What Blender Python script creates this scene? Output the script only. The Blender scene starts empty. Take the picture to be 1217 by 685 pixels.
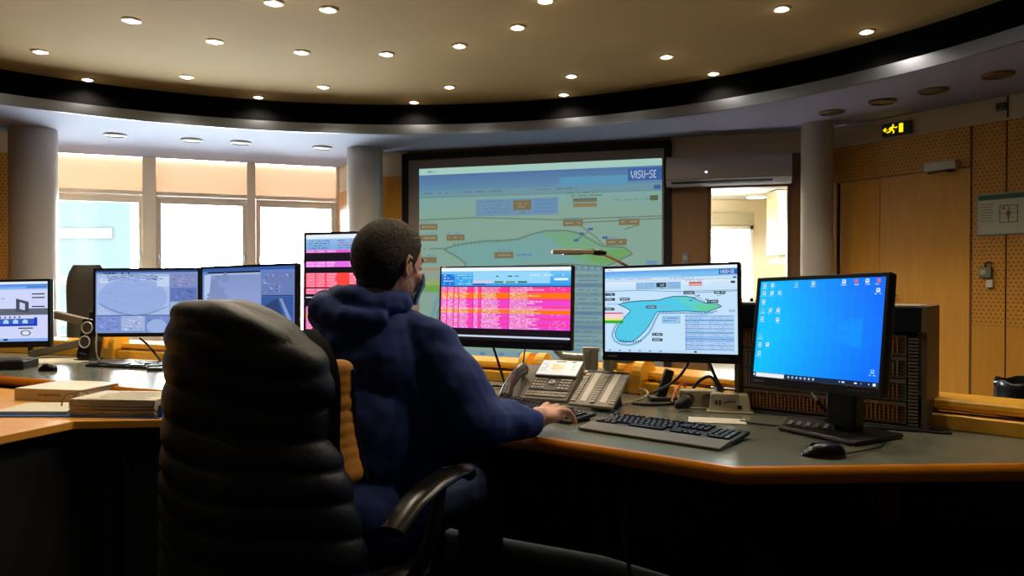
import bpy, bmesh, math, random
from mathutils import Vector, Matrix, noise
from math import radians as R, sin, cos, pi
random.seed(7)
SC = bpy.context.scene
COL = SC.collection
# ---------------------------------------------------------------- camera, world, exposure
F = 900.0
EYE = 1.2
PITCH = math.atan(10.5 / 900)
cd = bpy.data.cameras.new('camera'); cam = bpy.data.objects.new('camera', cd); COL.objects.link(cam)
cam.location = (0, 0, EYE); cam.rotation_euler = (pi / 2 - PITCH, 0, 0)
cd.lens = 36 * F / 1217; cd.sensor_width = 36; cd.clip_start = 0.05; cd.clip_end = 200
SC.camera = cam
SC.view_settings.view_transform = 'Standard'
SC.view_settings.look = 'None'
SC.view_settings.gamma = 1
SC.view_settings.use_curve_mapping = False
SC.view_settings.exposure = 0.0
WORLD_STRENGTH = 30.0
W = bpy.data.worlds.new('sky'); SC.world = W; W.use_nodes = True
nt = W.node_tree; bgn = nt.nodes['Background']; bgn.inputs[0].default_value = (0.90, 0.95, 1.0, 1); bgn.inputs[1].default_value = WORLD_STRENGTH
DOWNLIGHT_W = 30.0
HALO_W = 0.12

def ray(u, v):
    dx = (u - 608.5) / F; dz = -(v - 342.5) / F
    return Vector((dx, cos(PITCH) + sin(PITCH) * dz, -sin(PITCH) + cos(PITCH) * dz))
def PY(u, v, Y):
    d = ray(u, v); t = Y / d.y; return Vector((0, 0, EYE)) + d * t
def PZ(u, v, z):
    d = ray(u, v); t = (z - EYE) / d.z; return Vector((0, 0, EYE)) + d * t

# ---------------------------------------------------------------- colours and materials
def lin(c):
    c = c / 255.0
    return c / 12.92 if c <= 0.04045 else ((c + 0.055) / 1.055) ** 2.4
def rgb(r, g, b): return (lin(r), lin(g), lin(b), 1)
MATS = {}
def pm(name, c, rough=0.5, metal=0.0, nscale=0, namt=0.0, bump=0.0, bscale=None, stretch=None, coat=0, spec=None):
    if name in MATS: return MATS[name]
    m = bpy.data.materials.new(name); m.use_nodes = True; n = m.node_tree.nodes; l = m.node_tree.links
    b = n['Principled BSDF']; col = rgb(*c)
    b.inputs['Base Color'].default_value = col; b.inputs['Roughness'].default_value = rough; b.inputs['Metallic'].default_value = metal
    if coat: b.inputs['Coat Weight'].default_value = coat; b.inputs['Coat Roughness'].default_value = 0.1
    if spec is not None: b.inputs['Specular IOR Level'].default_value = spec
    sc_ = nscale or 20
    tc = n.new('ShaderNodeTexCoord'); mp = n.new('ShaderNodeMapping'); l.new(tc.outputs['Object'], mp.inputs[0])
    if stretch: mp.inputs['Scale'].default_value = stretch
    nz = n.new('ShaderNodeTexNoise'); nz.inputs['Scale'].default_value = sc_; nz.inputs['Detail'].default_value = 4; l.new(mp.outputs[0], nz.inputs[0])
    a = namt or 0.03
    mx = n.new('ShaderNodeMix'); mx.data_type = 'RGBA'
    mx.inputs[6].default_value = tuple(max(0, x * (1 - a)) for x in col[:3]) + (1,)
    mx.inputs[7].default_value = tuple(min(1, x * (1 + a)) for x in col[:3]) + (1,)
    l.new(nz.outputs['Fac'], mx.inputs[0]); l.new(mx.outputs[2], b.inputs['Base Color'])
    if bump:
        bp = n.new('ShaderNodeBump'); bp.inputs['Strength'].default_value = bump; bp.inputs['Distance'].default_value = 0.01
        if bscale:
            nz2 = n.new('ShaderNodeTexNoise'); nz2.inputs['Scale'].default_value = bscale; nz2.inputs['Detail'].default_value = 5
            l.new(tc.outputs['Object'], nz2.inputs[0]); l.new(nz2.outputs['Fac'], bp.inputs['Height'])
        else: l.new(nz.outputs['Fac'], bp.inputs['Height'])
        l.new(bp.outputs[0], b.inputs['Normal'])
    MATS[name] = m; return m
def em(name, c, s=1.0):
    if name in MATS: return MATS[name]
    m = bpy.data.materials.new(name); m.use_nodes = True; n = m.node_tree.nodes; l = m.node_tree.links
    n.remove(n['Principled BSDF']); e = n.new('ShaderNodeEmission'); e.inputs[0].default_value = rgb(*c); e.inputs[1].default_value = s
    l.new(e.outputs[0], n['Material Output'].inputs[0]); MATS[name] = m; return m
def screen_mat(name, s):
    if name in MATS: return MATS[name]
    m = bpy.data.materials.new(name); m.use_nodes = True; n = m.node_tree.nodes; l = m.node_tree.links
    b = n['Principled BSDF']; b.inputs['Base Color'].default_value = (0.01, 0.01, 0.012, 1); b.inputs['Roughness'].default_value = 0.35
    at = n.new('ShaderNodeAttribute'); at.attribute_name = 'Col'
    l.new(at.outputs['Color'], b.inputs['Emission Color']); b.inputs['Emission Strength'].default_value = s
    MATS[name] = m; return m
def wood(name, c, rough=0.4, along='X', amt=0.16, coat=0.0):
    if name in MATS: return MATS[name]
    st = {'X': (1.2, 14, 14), 'Y': (14, 1.2, 14), 'Z': (14, 14, 1.2)}[along]
    return pm(name, c, rough, nscale=2.2, namt=amt, stretch=st, coat=coat)
def perforated(name, c):
    m = wood(name, c, 0.45, 'Z'); n = m.node_tree.nodes; l = m.node_tree.links; b = n['Principled BSDF']
    tc = n.new('ShaderNodeTexCoord'); sx = n.new('ShaderNodeSeparateXYZ'); l.new(tc.outputs['Object'], sx.inputs[0])
    def mth(op, a, b_=None, v=None):
        q = n.new('ShaderNodeMath'); q.operation = op
        if hasattr(a, 'links'): l.new(a, q.inputs[0])
        else: q.inputs[0].default_value = a
        if b_ is not None:
            if hasattr(b_, 'links'): l.new(b_, q.inputs[1])
            else: q.inputs[1].default_value = b_
        return q.outputs[0]
    P = 0.036
    zz = mth('DIVIDE', sx.outputs[2], P * 0.87); row = mth('FLOOR', zz); odd = mth('MULTIPLY', mth('MODULO', row, 2.0), 0.5)
    xx = mth('ADD', mth('DIVIDE', sx.outputs[0], P), odd)
    fx = mth('SUBTRACT', mth('FRACT', xx), 0.5); fz = mth('SUBTRACT', mth('FRACT', zz), 0.5)
    d2 = mth('ADD', mth('MULTIPLY', fx, fx), mth('MULTIPLY', fz, fz)); hole = mth('LESS_THAN', d2, 0.045)
    src = b.inputs['Base Color'].links[0].from_socket
    mx = n.new('ShaderNodeMix'); mx.data_type = 'RGBA'; l.new(hole, mx.inputs[0]); l.new(src, mx.inputs[6]); mx.inputs[7].default_value = rgb(128, 80, 24)
    l.new(mx.outputs[2], b.inputs['Base Color']); return m
def glass_mat():
    m = bpy.data.materials.new('window_glass'); m.use_nodes = True; n = m.node_tree.nodes; l = m.node_tree.links
    n.remove(n['Principled BSDF']); t = n.new('ShaderNodeBsdfTransparent'); g = n.new('ShaderNodeBsdfGlossy'); g.inputs['Roughness'].default_value = 0.02
    t.inputs[0].default_value = (0.95, 1, 0.99, 1)
    fr = n.new('ShaderNodeFresnel'); mx = n.new('ShaderNodeMixShader'); l.new(fr.outputs[0], mx.inputs[0]); l.new(t.outputs[0], mx.inputs[1]); l.new(g.outputs[0], mx.inputs[2])
    l.new(mx.outputs[0], n['Material Output'].inputs[0]); MATS['glass'] = m; return m
GLASS = glass_mat()

# ---------------------------------------------------------------- mesh helpers
class MB:
    def __init__(s): s.v = []; s.f = []; s.c = []
    def add(s, vs, fs, c=None):
        o = len(s.v); s.v += [Vector(x) for x in vs]; s.f += [tuple(i + o for i in f) for f in fs]; s.c += [c] * len(fs); return s
    def box(s, c, d, rz=0, M=None, col=None):
        hx, hy, hz = d[0] / 2, d[1] / 2, d[2] / 2
        T = Matrix.Translation(c) @ Matrix.Rotation(rz, 4, 'Z')
        if M is not None: T = Matrix.Translation(c) @ M.to_4x4()
        vs = [T @ Vector((x, y, z)) for z in (-hz, hz) for y in (-hy, hy) for x in (-hx, hx)]
        return s.add(vs, [(0, 2, 3, 1), (4, 5, 7, 6), (0, 1, 5, 4), (2, 6, 7, 3), (0, 4, 6, 2), (1, 3, 7, 5)], col)
    def bx(s, x0, x1, y0, y1, z0, z1, col=None):
        return s.box(((x0 + x1) / 2, (y0 + y1) / 2, (z0 + z1) / 2), (abs(x1 - x0), abs(y1 - y0), abs(z1 - z0)), col=col)
    def cyl(s, a, b, r0, r1=None, n=16, caps=True):
        a, b = Vector(a), Vector(b); r1 = r0 if r1 is None else r1; d = (b - a)
        q = d.to_track_quat('Z', 'Y').to_matrix() if d.length > 1e-9 else Matrix.Identity(3)
        vs = []
        for p, r in ((a, r0), (b, r1)):
            for i in range(n): t = 2 * pi * i / n; vs.append(p + q @ Vector((r * cos(t), r * sin(t), 0)))
        fs = [(i, (i + 1) % n, n + (i + 1) % n, n + i) for i in range(n)]
        if caps: fs += [tuple(range(n - 1, -1, -1)), tuple(range(n, 2 * n))]
        return s.add(vs, fs)
    def ell(s, c, r, M=None, n=16, m=10):
        c = Vector(c); M = M or Matrix.Identity(3)
        if not hasattr(r, '__len__'): r = (r, r, r)
        vs = [c + M @ Vector((0, 0, -r[2]))]
        for j in range(1, m):
            p = pi * j / m - pi / 2
            for i in range(n): t = 2 * pi * i / n; vs.append(c + M @ Vector((r[0] * cos(p) * cos(t), r[1] * cos(p) * sin(t), r[2] * sin(p))))
        vs.append(c + M @ Vector((0, 0, r[2]))); fs = [(0, 1 + (i + 1) % n, 1 + i) for i in range(n)]
        for j in range(m - 2):
            for i in range(n):
                a = 1 + j * n; fs.append((a + i, a + (i + 1) % n, a + n + (i + 1) % n, a + n + i))
        a = 1 + (m - 2) * n; e = len(vs) - 1; fs += [(a + i, a + (i + 1) % n, e) for i in range(n)]
        return s.add(vs, fs)
    def limb(s, pts, rs, n=14):
        for i, (p, r) in enumerate(zip(pts, rs)):
            s.ell(p, r, n=n, m=8)
            if i: s.cyl(pts[i - 1], p, rs[i - 1], r, n)
        return s
    def tube(s, pts, r, n=8, smooth=0):
        pts = [Vector(p) for p in pts]
        for _ in range(smooth):
            q = [pts[0]]
            for a, b in zip(pts, pts[1:]): q += [a * .75 + b * .25, a * .25 + b * .75]
            pts = q + [pts[-1]]
        rs = r if hasattr(r, '__len__') else [r] * len(pts)
        vs = []; up = Vector((0, 0, 1)); prev = None
        for i, p in enumerate(pts):
            d = (pts[min(i + 1, len(pts) - 1)] - pts[max(i - 1, 0)]).normalized()
            x = (prev - d * prev.dot(d)) if prev is not None else d.cross(up if abs(d.z) < .95 else Vector((1, 0, 0)))
            x.normalize(); prev = x; y = d.cross(x)
            for k in range(n): t = 2 * pi * k / n; vs.append(p + (x * cos(t) + y * sin(t)) * rs[i])
        fs = []
        for i in range(len(pts) - 1):
            for k in range(n): fs.append((i * n + k, i * n + (k + 1) % n, (i + 1) * n + (k + 1) % n, (i + 1) * n + k))
        fs += [tuple(range(n - 1, -1, -1)), tuple(range((len(pts) - 1) * n, len(pts) * n))]
        return s.add(vs, fs)
    def prism(s, poly, z0, z1, M=None):
        n = len(poly); vs = [Vector((p[0], p[1], z0)) for p in poly] + [Vector((p[0], p[1], z1)) for p in poly]
        if M is not None: vs = [M @ v for v in vs]
        return s.add(vs, [tuple(range(n - 1, -1, -1)), tuple(range(n, 2 * n))] + [(i, (i + 1) % n, n + (i + 1) % n, n + i) for i in range(n)])
    def lathe(s, prof, c=(0, 0, 0), n=24, M=None):
        vs = []; c = Vector(c); M = M or Matrix.Identity(3)
        for r, z in prof:
            for i in range(n): t = 2 * pi * i / n; vs.append(c + M @ Vector((r * cos(t), r * sin(t), z)))
        fs = []
        for j in range(len(prof) - 1):
            for i in range(n): fs.append((j * n + i, j * n + (i + 1) % n, (j + 1) * n + (i + 1) % n, (j + 1) * n + i))
        if prof[0][0] > 1e-5: fs.append(tuple(range(n - 1, -1, -1)))
        if prof[-1][0] > 1e-5: fs.append(tuple(range((len(prof) - 1) * n, len(prof) * n)))
        return s.add(vs, fs)
    def sweep(s, path, prof):   # path: 2D points; prof: (offset to the right of travel, z)
        P = [Vector((p[0], p[1])) for p in path]; n = len(prof); vs = []
        for i, p in enumerate(P):
            ds = []
            if i: ds.append((P[i] - P[i - 1]).normalized())
            if i < len(P) - 1: ds.append((P[i + 1] - P[i]).normalized())
            ns = [Vector((d.y, -d.x)) for d in ds]; m = sum(ns, Vector((0, 0))); m.normalize(); k = 1 / max(.3, m.dot(ns[0]))
            for o, z in prof: vs.append(Vector((p.x + m.x * o * k, p.y + m.y * o * k, z)))
        fs = []
        for i in range(len(P) - 1):
            for j in range(n): fs.append((i * n + j, i * n + (j + 1) % n, (i + 1) * n + (j + 1) % n, (i + 1) * n + j))
        fs += [tuple(range(n)), tuple(range((len(P) - 1) * n, len(P) * n))[::-1]]
        return s.add(vs, fs)
    def grid(s, rows, closed=False):
        m = len(rows[0]); vs = [p for r in rows for p in r]; fs = []
        for j in range(len(rows) - 1):
            for i in range(m if closed else m - 1): fs.append((j * m + i, j * m + (i + 1) % m, (j + 1) * m + (i + 1) % m, (j + 1) * m + i))
        return s.add(vs, fs)
    def build(s, name, mat, parent=None, M=None, smooth=False, bevel=0, bseg=2, solid=0, fixn=True):
        me = bpy.data.meshes.new(name); vs = [(M @ v if M is not None else v) for v in s.v]
        me.from_pydata([tuple(v) for v in vs], [], s.f); me.update()
        if any(c is not None for c in s.c):
            at = me.color_attributes.new('Col', 'FLOAT_COLOR', 'CORNER'); k = 0
            for f, c in zip(me.polygons, s.c):
                for _ in f.vertices: at.data[k].color = c or (0, 0, 0, 1); k += 1
        elif fixn:
            bm = bmesh.new(); bm.from_mesh(me); bmesh.ops.recalc_face_normals(bm, faces=bm.faces); bm.to_mesh(me); bm.free()
        if smooth:
            me.polygons.foreach_set('use_smooth', [True] * len(me.polygons))
            if smooth != 'all' : me.set_sharp_from_angle(angle=R(40))
        me.materials.append(mat)
        o = bpy.data.objects.new(name, me); COL.objects.link(o)
        if parent is not None: o.parent = parent
        if solid:
            q = o.modifiers.new('thickness', 'SOLIDIFY'); q.thickness = solid; q.offset = 0
        if bevel:
            q = o.modifiers.new('bevel', 'BEVEL'); q.width = bevel; q.segments = bseg; q.limit_method = 'ANGLE'; q.angle_limit = R(40)
        return o
def tag(o, label, cat, group=None, kind=None):
    o['label'] = label; o['category'] = cat
    if group: o['group'] = group
    if kind: o['kind'] = kind
    return o
def thing(name, label, cat, loc=(0, 0, 0), rz=0, group=None):
    o = bpy.data.objects.new(name, None); o.empty_display_size = .1; COL.objects.link(o); o.location = loc; o.rotation_euler = (0, 0, rz)
    return tag(o, label, cat, group)
def struct(o): o['kind'] = 'structure'; return o
def emp(name, loc=(0, 0, 0), rz=0):
    o = bpy.data.objects.new(name, None); o.empty_display_size = .1; COL.objects.link(o); o.location = loc; o.rotation_euler = (0, 0, rz); return o
def copy_tree(o, parent=None):
    c = o.copy(); COL.objects.link(c); c.parent = parent
    for ch in [x for x in bpy.data.objects if x.parent == o]: copy_tree(ch, c)
    return c
def part(o, label): o['label'] = label; return o
def V2(p): return (p[0], p[1])
# ---------------------------------------------------------------- the room shell
ZS, ZC = 2.63, 2.915                       # soffit, round raised ceiling
CC = Vector((-1.08, 3.08)); CR = 4.39
A = Vector((3.03, 7.25))                   # corner of back and right wall
eB = Vector((-0.958, 0.2866)).normalized() # along the back wall, leftwards
eR = Vector((0.5238, -0.8518)).normalized()
B1 = A + eB * 4.80
G0 = Vector((-5.45, 8.46)); G1 = Vector((-2.23, 9.75)); eG = (G1 - G0).normalized()
RR = A + eR * 5.6
POLY = [G0, G1, B1, A, RR, Vector((5.2, -1.6)), Vector((1.0, -3.2)), Vector((-4.6, -2.4)), Vector((-6.7, 1.5)), Vector((-6.3, 5.2)), Vector((-4.78, 7.5))]
m_ceil = pm('ceiling_plaster', (182, 148, 90), 0.85, nscale=3, namt=0.03)
m_soff = pm('soffit_plaster', (166, 166, 190), 0.8, nscale=3, namt=0.03)
m_black = pm('matt_black_band', (4, 4, 5), 0.95, spec=0.05)
m_rim = pm('brushed_metal_rim', (116, 122, 136), 0.32, 1.0, nscale=60, stretch=(1, 1, 8))
m_wall = pm('cream_wall_paint', (212, 192, 160), 0.8, nscale=4)
m_carpet = pm('dark_carpet', (24, 21, 19), 0.95, nscale=300, namt=0.4, bump=0.3)
m_wr = wood('beech_panel', (206, 146, 48), 0.38, 'Z')
m_wd = wood('beech_door', (222, 160, 64), 0.35, 'Z')
m_perf = perforated('perforated_beech', (208, 146, 46))
m_wbrown = wood('brown_wood_panel', (136, 100, 62), 0.45, 'Z')
m_pillar = pm('grey_pillar_paint', (190, 184, 176), 0.35, 0.15, nscale=8)
m_alu = pm('window_frame_paint', (244, 226, 204), 0.45, 0.1)
m_blind = bpy.data.materials.new('backlit_blind'); m_blind.use_nodes = True
_n = m_blind.node_tree.nodes; _l = m_blind.node_tree.links; _n.remove(_n['Principled BSDF'])
_t = _n.new('ShaderNodeBsdfTranslucent'); _t.inputs[0].default_value = (.030, .0195, .0115, 1); _d = _n.new('ShaderNodeBsdfDiffuse'); _d.inputs[0].default_value = rgb(206, 180, 150)
_a = _n.new('ShaderNodeAddShader'); _l.new(_t.outputs[0], _a.inputs[0]); _l.new(_d.outputs[0], _a.inputs[1]); _l.new(_a.outputs[0], _n['Material Output'].inputs[0])
m_white = pm('white_plastic', (215, 212, 205), 0.4)
m_dark = pm('black_plastic', (14, 14, 17), 0.4)
m_joint = pm('panel_joint', (48, 26, 10), 0.8)

f = MB(); f.add([(p.x, p.y, 0) for p in POLY], [tuple(range(len(POLY)))]); f.add([(p.x, p.y, -.05) for p in POLY], [tuple(range(len(POLY)))])
struct(f.build('floor', m_carpet))
# ceiling: flat round field, black upstand, metal rim, lower soffit ring
n = 128
cir = lambda r, z: [(CC.x + r * cos(2 * pi * i / n), CC.y + r * sin(2 * pi * i / n), z) for i in range(n)]
c = MB(); c.prism([q[:2] for q in cir(CR + .02, 0)], ZC, ZC + .06); struct(c.build('ceiling', m_ceil))
b = MB(); b.grid([[Vector(q) for q in cir(r, z)] + [] for r, z in ((CR, ZC), (CR, ZS + .07), (CR + .03, ZS + .07), (CR + .03, ZC))], closed=True)
struct(b.build('trim_1', m_black, smooth=True))
b = MB(); b.grid([[Vector(q) for q in cir(r, z)] for r, z in ((CR + .012, ZS + .088), (CR - .012, ZS + .088), (CR - .012, ZS - .004), (CR + .012, ZS - .004), (CR + .012, ZS + .088))], closed=True)
struct(b.build('trim_2', m_rim, smooth=True))
def hit(ang):
    d = Vector((cos(ang), sin(ang))); best = 1e9
    for i in range(len(POLY)):
        p, q = POLY[i], POLY[(i + 1) % len(POLY)]; e = q - p; den = d.x * e.y - d.y * e.x
        if abs(den) < 1e-9: continue
        w = p - CC; t = (w.x * e.y - w.y * e.x) / den; s_ = (w.x * d.y - w.y * d.x) / den
        if t > 0 and -1e-6 <= s_ <= 1 + 1e-6: best = min(best, t)
    return CC + d * best
angs = sorted([2 * pi * i / n for i in range(n)] + [math.atan2((p - CC).y, (p - CC).x) % (2 * pi) for p in POLY])
for zz_, nm in ((ZS, 'ceiling_soffit'),):
    s_ = MB(); inn = [Vector((CC.x + CR * cos(a), CC.y + CR * sin(a), zz_)) for a in angs]; out = [Vector((hit(a).x, hit(a).y, zz_)) for a in angs]
    up = Vector((0, 0, .05)); s_.grid([inn, out, [p + up for p in out], [p + up for p in inn]], closed=True)
    struct(s_.build(nm, m_soff))

def frame(o, d):   # local x along the wall, y into the room (right of travel if flip), z up
    ang = math.atan2(d.y, d.x); return (o.x, o.y, 0), ang
# back wall frame: x runs from corner A leftwards; room side is local +y (left of travel)
LB, aB = frame(A, eB)
LR, aR = frame(A, eR)        # right wall: room side is local -y
LG, aG = frame(G0, eG)       # window wall: room side is local -y
def wallobj(mb, name, mat, L, a, **k):
    o = mb.build(name, mat, **k); o.location = L; o.rotation_euler = (0, 0, a); return o
# NOTE travelling along eB (left), the room (towards camera) lies on the left-hand side: local +y
w = MB(); w.bx(.35, .0, -.15, 0, 0, ZS); w.bx(1.105, 4.80, -.15, 0, 0, ZS); w.bx(.35, 1.105, -.15, 0, 2.115, ZS)
struct(wallobj(w, 'wall_back', m_wall, LB, aB))
# brown boarding either side of the opening and beech strip at the far end
w = MB(); w.bx(1.125, 1.48, 0, .02, 0, 2.42); struct(wallobj(w, 'trim_3', m_wbrown, LB, aB))
w = MB(); w.bx(.10, .345, 0, .02, 0, 2.42); struct(wallobj(w, 'trim_4', m_wbrown, LB, aB))
w = MB(); w.bx(4.40, 4.80, 0, .02, 0, 2.36); struct(wallobj(w, 'trim_5', m_wr, LB, aB))
w = MB(); w.bx(.345, .375, -.15, .035, 0, 2.13); w.bx(1.09, 1.125, -.15, .035, 0, 2.13); w.bx(.345, 1.125, -.15, .035, 2.10, 2.135)
struct(wallobj(w, 'trim_6', wood('brown_door_lining', (104, 70, 42), .4, 'Z'), LB, aB, bevel=.003))
w = MB(); w.bx(1.49, 4.39, 0, .012, 2.585, 2.63); struct(wallobj(w, 'trim_7', wood('beech_strip', (120, 80, 36), .5, 'X'), LB, aB))
# right wall
w = MB(); w.bx(0, 5.6, 0, .15, 0, ZS); struct(wallobj(w, 'wall_right', m_wall, LR, aR))
w = MB(); w.bx(.02, 1.31, -.022, 0, 2.112, 2.435); struct(wallobj(w, 'trim_8', m_perf, LR, aR))
w = MB(); w.bx(.02, .10, -.022, 0, 0, 2.112); struct(wallobj(w, 'trim_9', m_wd, LR, aR))
w = MB(); w.bx(.10, .14, -.01, 0, 0, 2.10); struct(wallobj(w, 'trim_10', m_joint, LR, aR))
dr = struct(emp('door_2')); dr.location = LR; dr.rotation_euler = (0, 0, aR)
MB().bx(.14, .532, -.024, 0, .01, 2.10).build('fixed_leaf', m_wd, dr)
dr = struct(emp('door_1')); dr.location = LR; dr.rotation_euler = (0, 0, aR)
MB().bx(.538, 1.312, -.024, 0, .01, 2.10).build('leaf', m_wd, dr)
h = MB(); h.bx(.60, .64, -.03, -.024, .98, 1.16); h.tube([(.62, -.03, 1.06), (.62, -.075, 1.06), (.73, -.075, 1.06)], .009); h.build('handle', pm('steel', (160, 160, 160), .3, 1), dr, smooth=True)
xs = [1.325, 1.583, 2.18, 2.78, 3.38, 3.98, 4.58, 5.18]
for i in range(len(xs) - 1):
    w = MB(); w.bx(xs[i] + .006, xs[i + 1] - .006, -.022, 0, .83, 2.435); o = struct(wallobj(w, 'trim_%d' % (11 + 2 * i), m_perf, LR, aR))
    w = MB(); w.bx(xs[i] + .006, xs[i + 1] - .006, -.022, 0, 0.0, .83); o = struct(wallobj(w, 'trim_%d' % (12 + 2 * i), m_wr, LR, aR))
w = MB()
for x in xs: w.bx(x - .006, x + .006, -.008, 0, 0, 2.435)
w.bx(.532, .538, -.01, 0, 0, 2.1)
struct(wallobj(w, 'trim_30', m_joint, LR, aR))
w = MB(); w.bx(.0, 5.6, -.03, 0, 2.435, 2.455); struct(wallobj(w, 'trim_31', m_wall, LR, aR))
w = MB(); w.bx(1.574, 1.584, -.006, 0, 2.455, ZS); struct(wallobj(w, 'trim_32', m_joint, LR, aR))
# walls behind the camera and at the left
def plainwall(p, q, name, mat=m_wall, thick=.15, out=1):
    d = (q - p); L = d.length; o = MB().bx(0, L, 0, thick, 0, ZS).build(name, mat); o.location = (p.x, p.y, 0); o.rotation_euler = (0, 0, math.atan2(d.y, d.x)); return struct(o)
# POLY is clockwise seen from above: the outside is on the left of travel (+y)
m_backw = pm('rear_wall_paint', (120, 108, 92), .8)
names = ['wall_window', 'wall_niche_right', 'wall_back', 'wall_right', 'wall_rear_right', 'wall_rear', 'wall_rear_middle', 'wall_rear_left', 'wall_left_rear', 'wall_left', 'wall_niche_left']
for i in (4, 5, 6, 7, 8): plainwall(POLY[i], POLY[(i + 1) % 11], names[i], m_backw)
plainwall(POLY[9], POLY[10], 'wall_left'); plainwall(POLY[10], POLY[0], 'wall_niche_left')
plainwall(POLY[1], POLY[2], 'wall_niche_right')
d = POLY[10] - POLY[9]; o = struct(MB().bx(.1, d.length, -.022, 0, 0, 2.42).build('trim_33', m_perf)); o.location = (POLY[9].x, POLY[9].y, 0); o.rotation_euler = (0, 0, math.atan2(d.y, d.x))
d = POLY[2] - POLY[1]; o = struct(MB().bx(.05, d.length, -.022, 0, 0, 2.3).build('trim_34', wood('beech_reveal', (196, 130, 66), .4, 'Z'))); o.location = (POLY[1].x, POLY[1].y, 0); o.rotation_euler = (0, 0, math.atan2(d.y, d.x))
# window wall: frames and panes
SH = (G0 - Vector((-5.3, 8.52))).length   # origin shift of the measured positions
spans = [(.02, .991), (1.234, 2.137), (2.353, 3.215)]
GL = (G1 - G0).length
w = MB(); w.bx(0, GL, 0, .12, 0, .42)
struct(wallobj(w, 'wall_window', m_wall, LG, aG))
w = MB()
for x0, x1 in ((spans[0][1] + .045, spans[1][0] - .05), (spans[1][1] + .055, spans[2][0] - .06)):
    w.bx(SH + x0, SH + x1, -.05, .10, .42, ZS)
w.bx(SH + 3.27, GL, -.03, .10, .42, ZS); w.bx(0, SH - .03, -.03, .10, .42, ZS)
struct(wallobj(w, 'trim_35', m_alu, LG, aG, bevel=.006))
for i, (x0, x1) in enumerate(spans):
    a0, a1 = SH + x0 - .055, SH + x1 + .055
    wn = struct(emp('window_%d' % (i + 1))); wn.location = LG; wn.rotation_euler = (0, 0, aG)
    MB().add([(a0 - .03, .02, 2.235), (a1 + .03, .02, 2.235), (a1 + .03, .02, ZS), (a0 - .03, .02, ZS)], [(0, 1, 2, 3)]).build('blind_box', m_blind, wn)
    q = MB(); q.bx(a0 - .01, a1 + .01, -.02, .06, 2.19, 2.235); q.bx(a0, a1, -.01, .06, 2.155, 2.185); q.bx(a0 - .01, a1 + .01, -.025, .06, .42, .50)
    q.build('transom', m_alu, wn, bevel=.004)
    q = MB(); q.bx(a0, a0 + .055, -.005, .05, .5, 2.155); q.bx(a1 - .055, a1, -.005, .05, .5, 2.155); q.bx(a0 + .055, a1 - .055, -.005, .05, 2.095, 2.155); q.bx(a0 + .055, a1 - .055, -.005, .05, .5, .56)
    q.build('sash', m_alu, wn, bevel=.006)
    for hx in ((a1 - .028,) if i < 2 else ()) + ((a0 + .028,) if i > 0 else ()):
        q = MB(); q.bx(hx - .014, hx + .014, -.02, -.005, 1.44, 1.52); q.tube([(hx, -.02, 1.485), (hx, -.05, 1.485), (hx, -.05, 1.40)], .009); q.build('handle', m_white, wn, smooth=True)
    MB().bx(a0 + .05, a1 - .05, .02, .026, .55, 2.10).build('pane', GLASS, wn)
# pillars
def pillar(name, u, v, rad, Y, zt=ZS):
    p = PY(u, v, Y); o = MB().lathe([(rad, 0), (rad, zt)], n=40).build(name, m_pillar, smooth=True); o.location = (p.x, p.y, 0)
    b_ = MB().lathe([(rad + .012, 0), (rad + .012, .10), (rad, .11)], n=40).build('collar', m_dark, o, smooth=True); return struct(o)
pillar('trim_40', 40.5, 300, .205, 7.25)
pillar('trim_41', 434, 300, .195, 8.35)
pillar('trim_42', 970.5, 300, .14, 7.0)
# room beyond the opening
sx0, sx1, sy1 = 1.0, 5.6, 11.7
m_side = pm('pale_side_room_paint', (214, 200, 172), .8)
zc2 = 2.42
fl = MB().bx(sx0, sx1, 7.2, sy1, -.06, -.051); fl = MB()
p0 = A + eB * .02; p1 = A + eB * 2.2
o_ = Vector((-eB.y, eB.x)) * -.0
nB = Vector((eB.y, -eB.x))
q0, q1 = p0 + nB * .15, p1 + nB * .15
fl.prism([V2(q0), V2(q1), (q1.x, sy1), (5.6, sy1), (5.6, q0.y)], -.05, 0); struct(fl.build('floor_side_room', pm('side_room_floor', (120, 112, 100), .5)))
fl = MB(); fl.prism([V2(q0), V2(q1), (q1.x, sy1), (5.6, sy1), (5.6, q0.y)], zc2, zc2 + .05); struct(fl.build('ceiling_side_room', pm('side_room_ceiling', (200, 198, 180), .8)))
w = MB(); wx0, wx1 = 2.35, 3.72
w.bx(q1.x, wx0, sy1, sy1 + .12, 0, zc2); w.bx(wx1, 5.6, sy1, sy1 + .12, 0, zc2); w.bx(wx0, wx1, sy1, sy1 + .12, 0, .85); w.bx(wx0, wx1, sy1, sy1 + .12, 2.02, zc2)
struct(w.build('wall_side_room_back', m_side))
struct(MB().bx(q1.x - .1, q1.x, q1.y, sy1, 0, zc2).build('wall_side_room_left', m_side)); struct(MB().bx(5.6, 5.7, q0.y, sy1, 0, zc2).build('wall_side_room_right', m_side))
wn = struct(emp('window_4', (0, sy1, 0)))
q = MB(); q.bx(wx0, wx0 + .05, -.03, .05, .85, 2.02); q.bx(wx1 - .05, wx1, -.03, .05, .85, 2.02); q.bx(wx0, wx1, -.03, .05, 1.97, 2.02); q.bx(wx0, wx1, -.03, .05, .85, .91); q.build('window_frame', m_white, wn)
MB().bx(wx0, wx1, -.06, -.03, 2.03, 2.22).build('blind_box', pm('beige_blind', (178, 170, 145), .7), wn)
MB().bx(wx0 + .04, wx1 - .04, .0, .006, .9, 1.98).build('pane', GLASS, wn)
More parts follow.
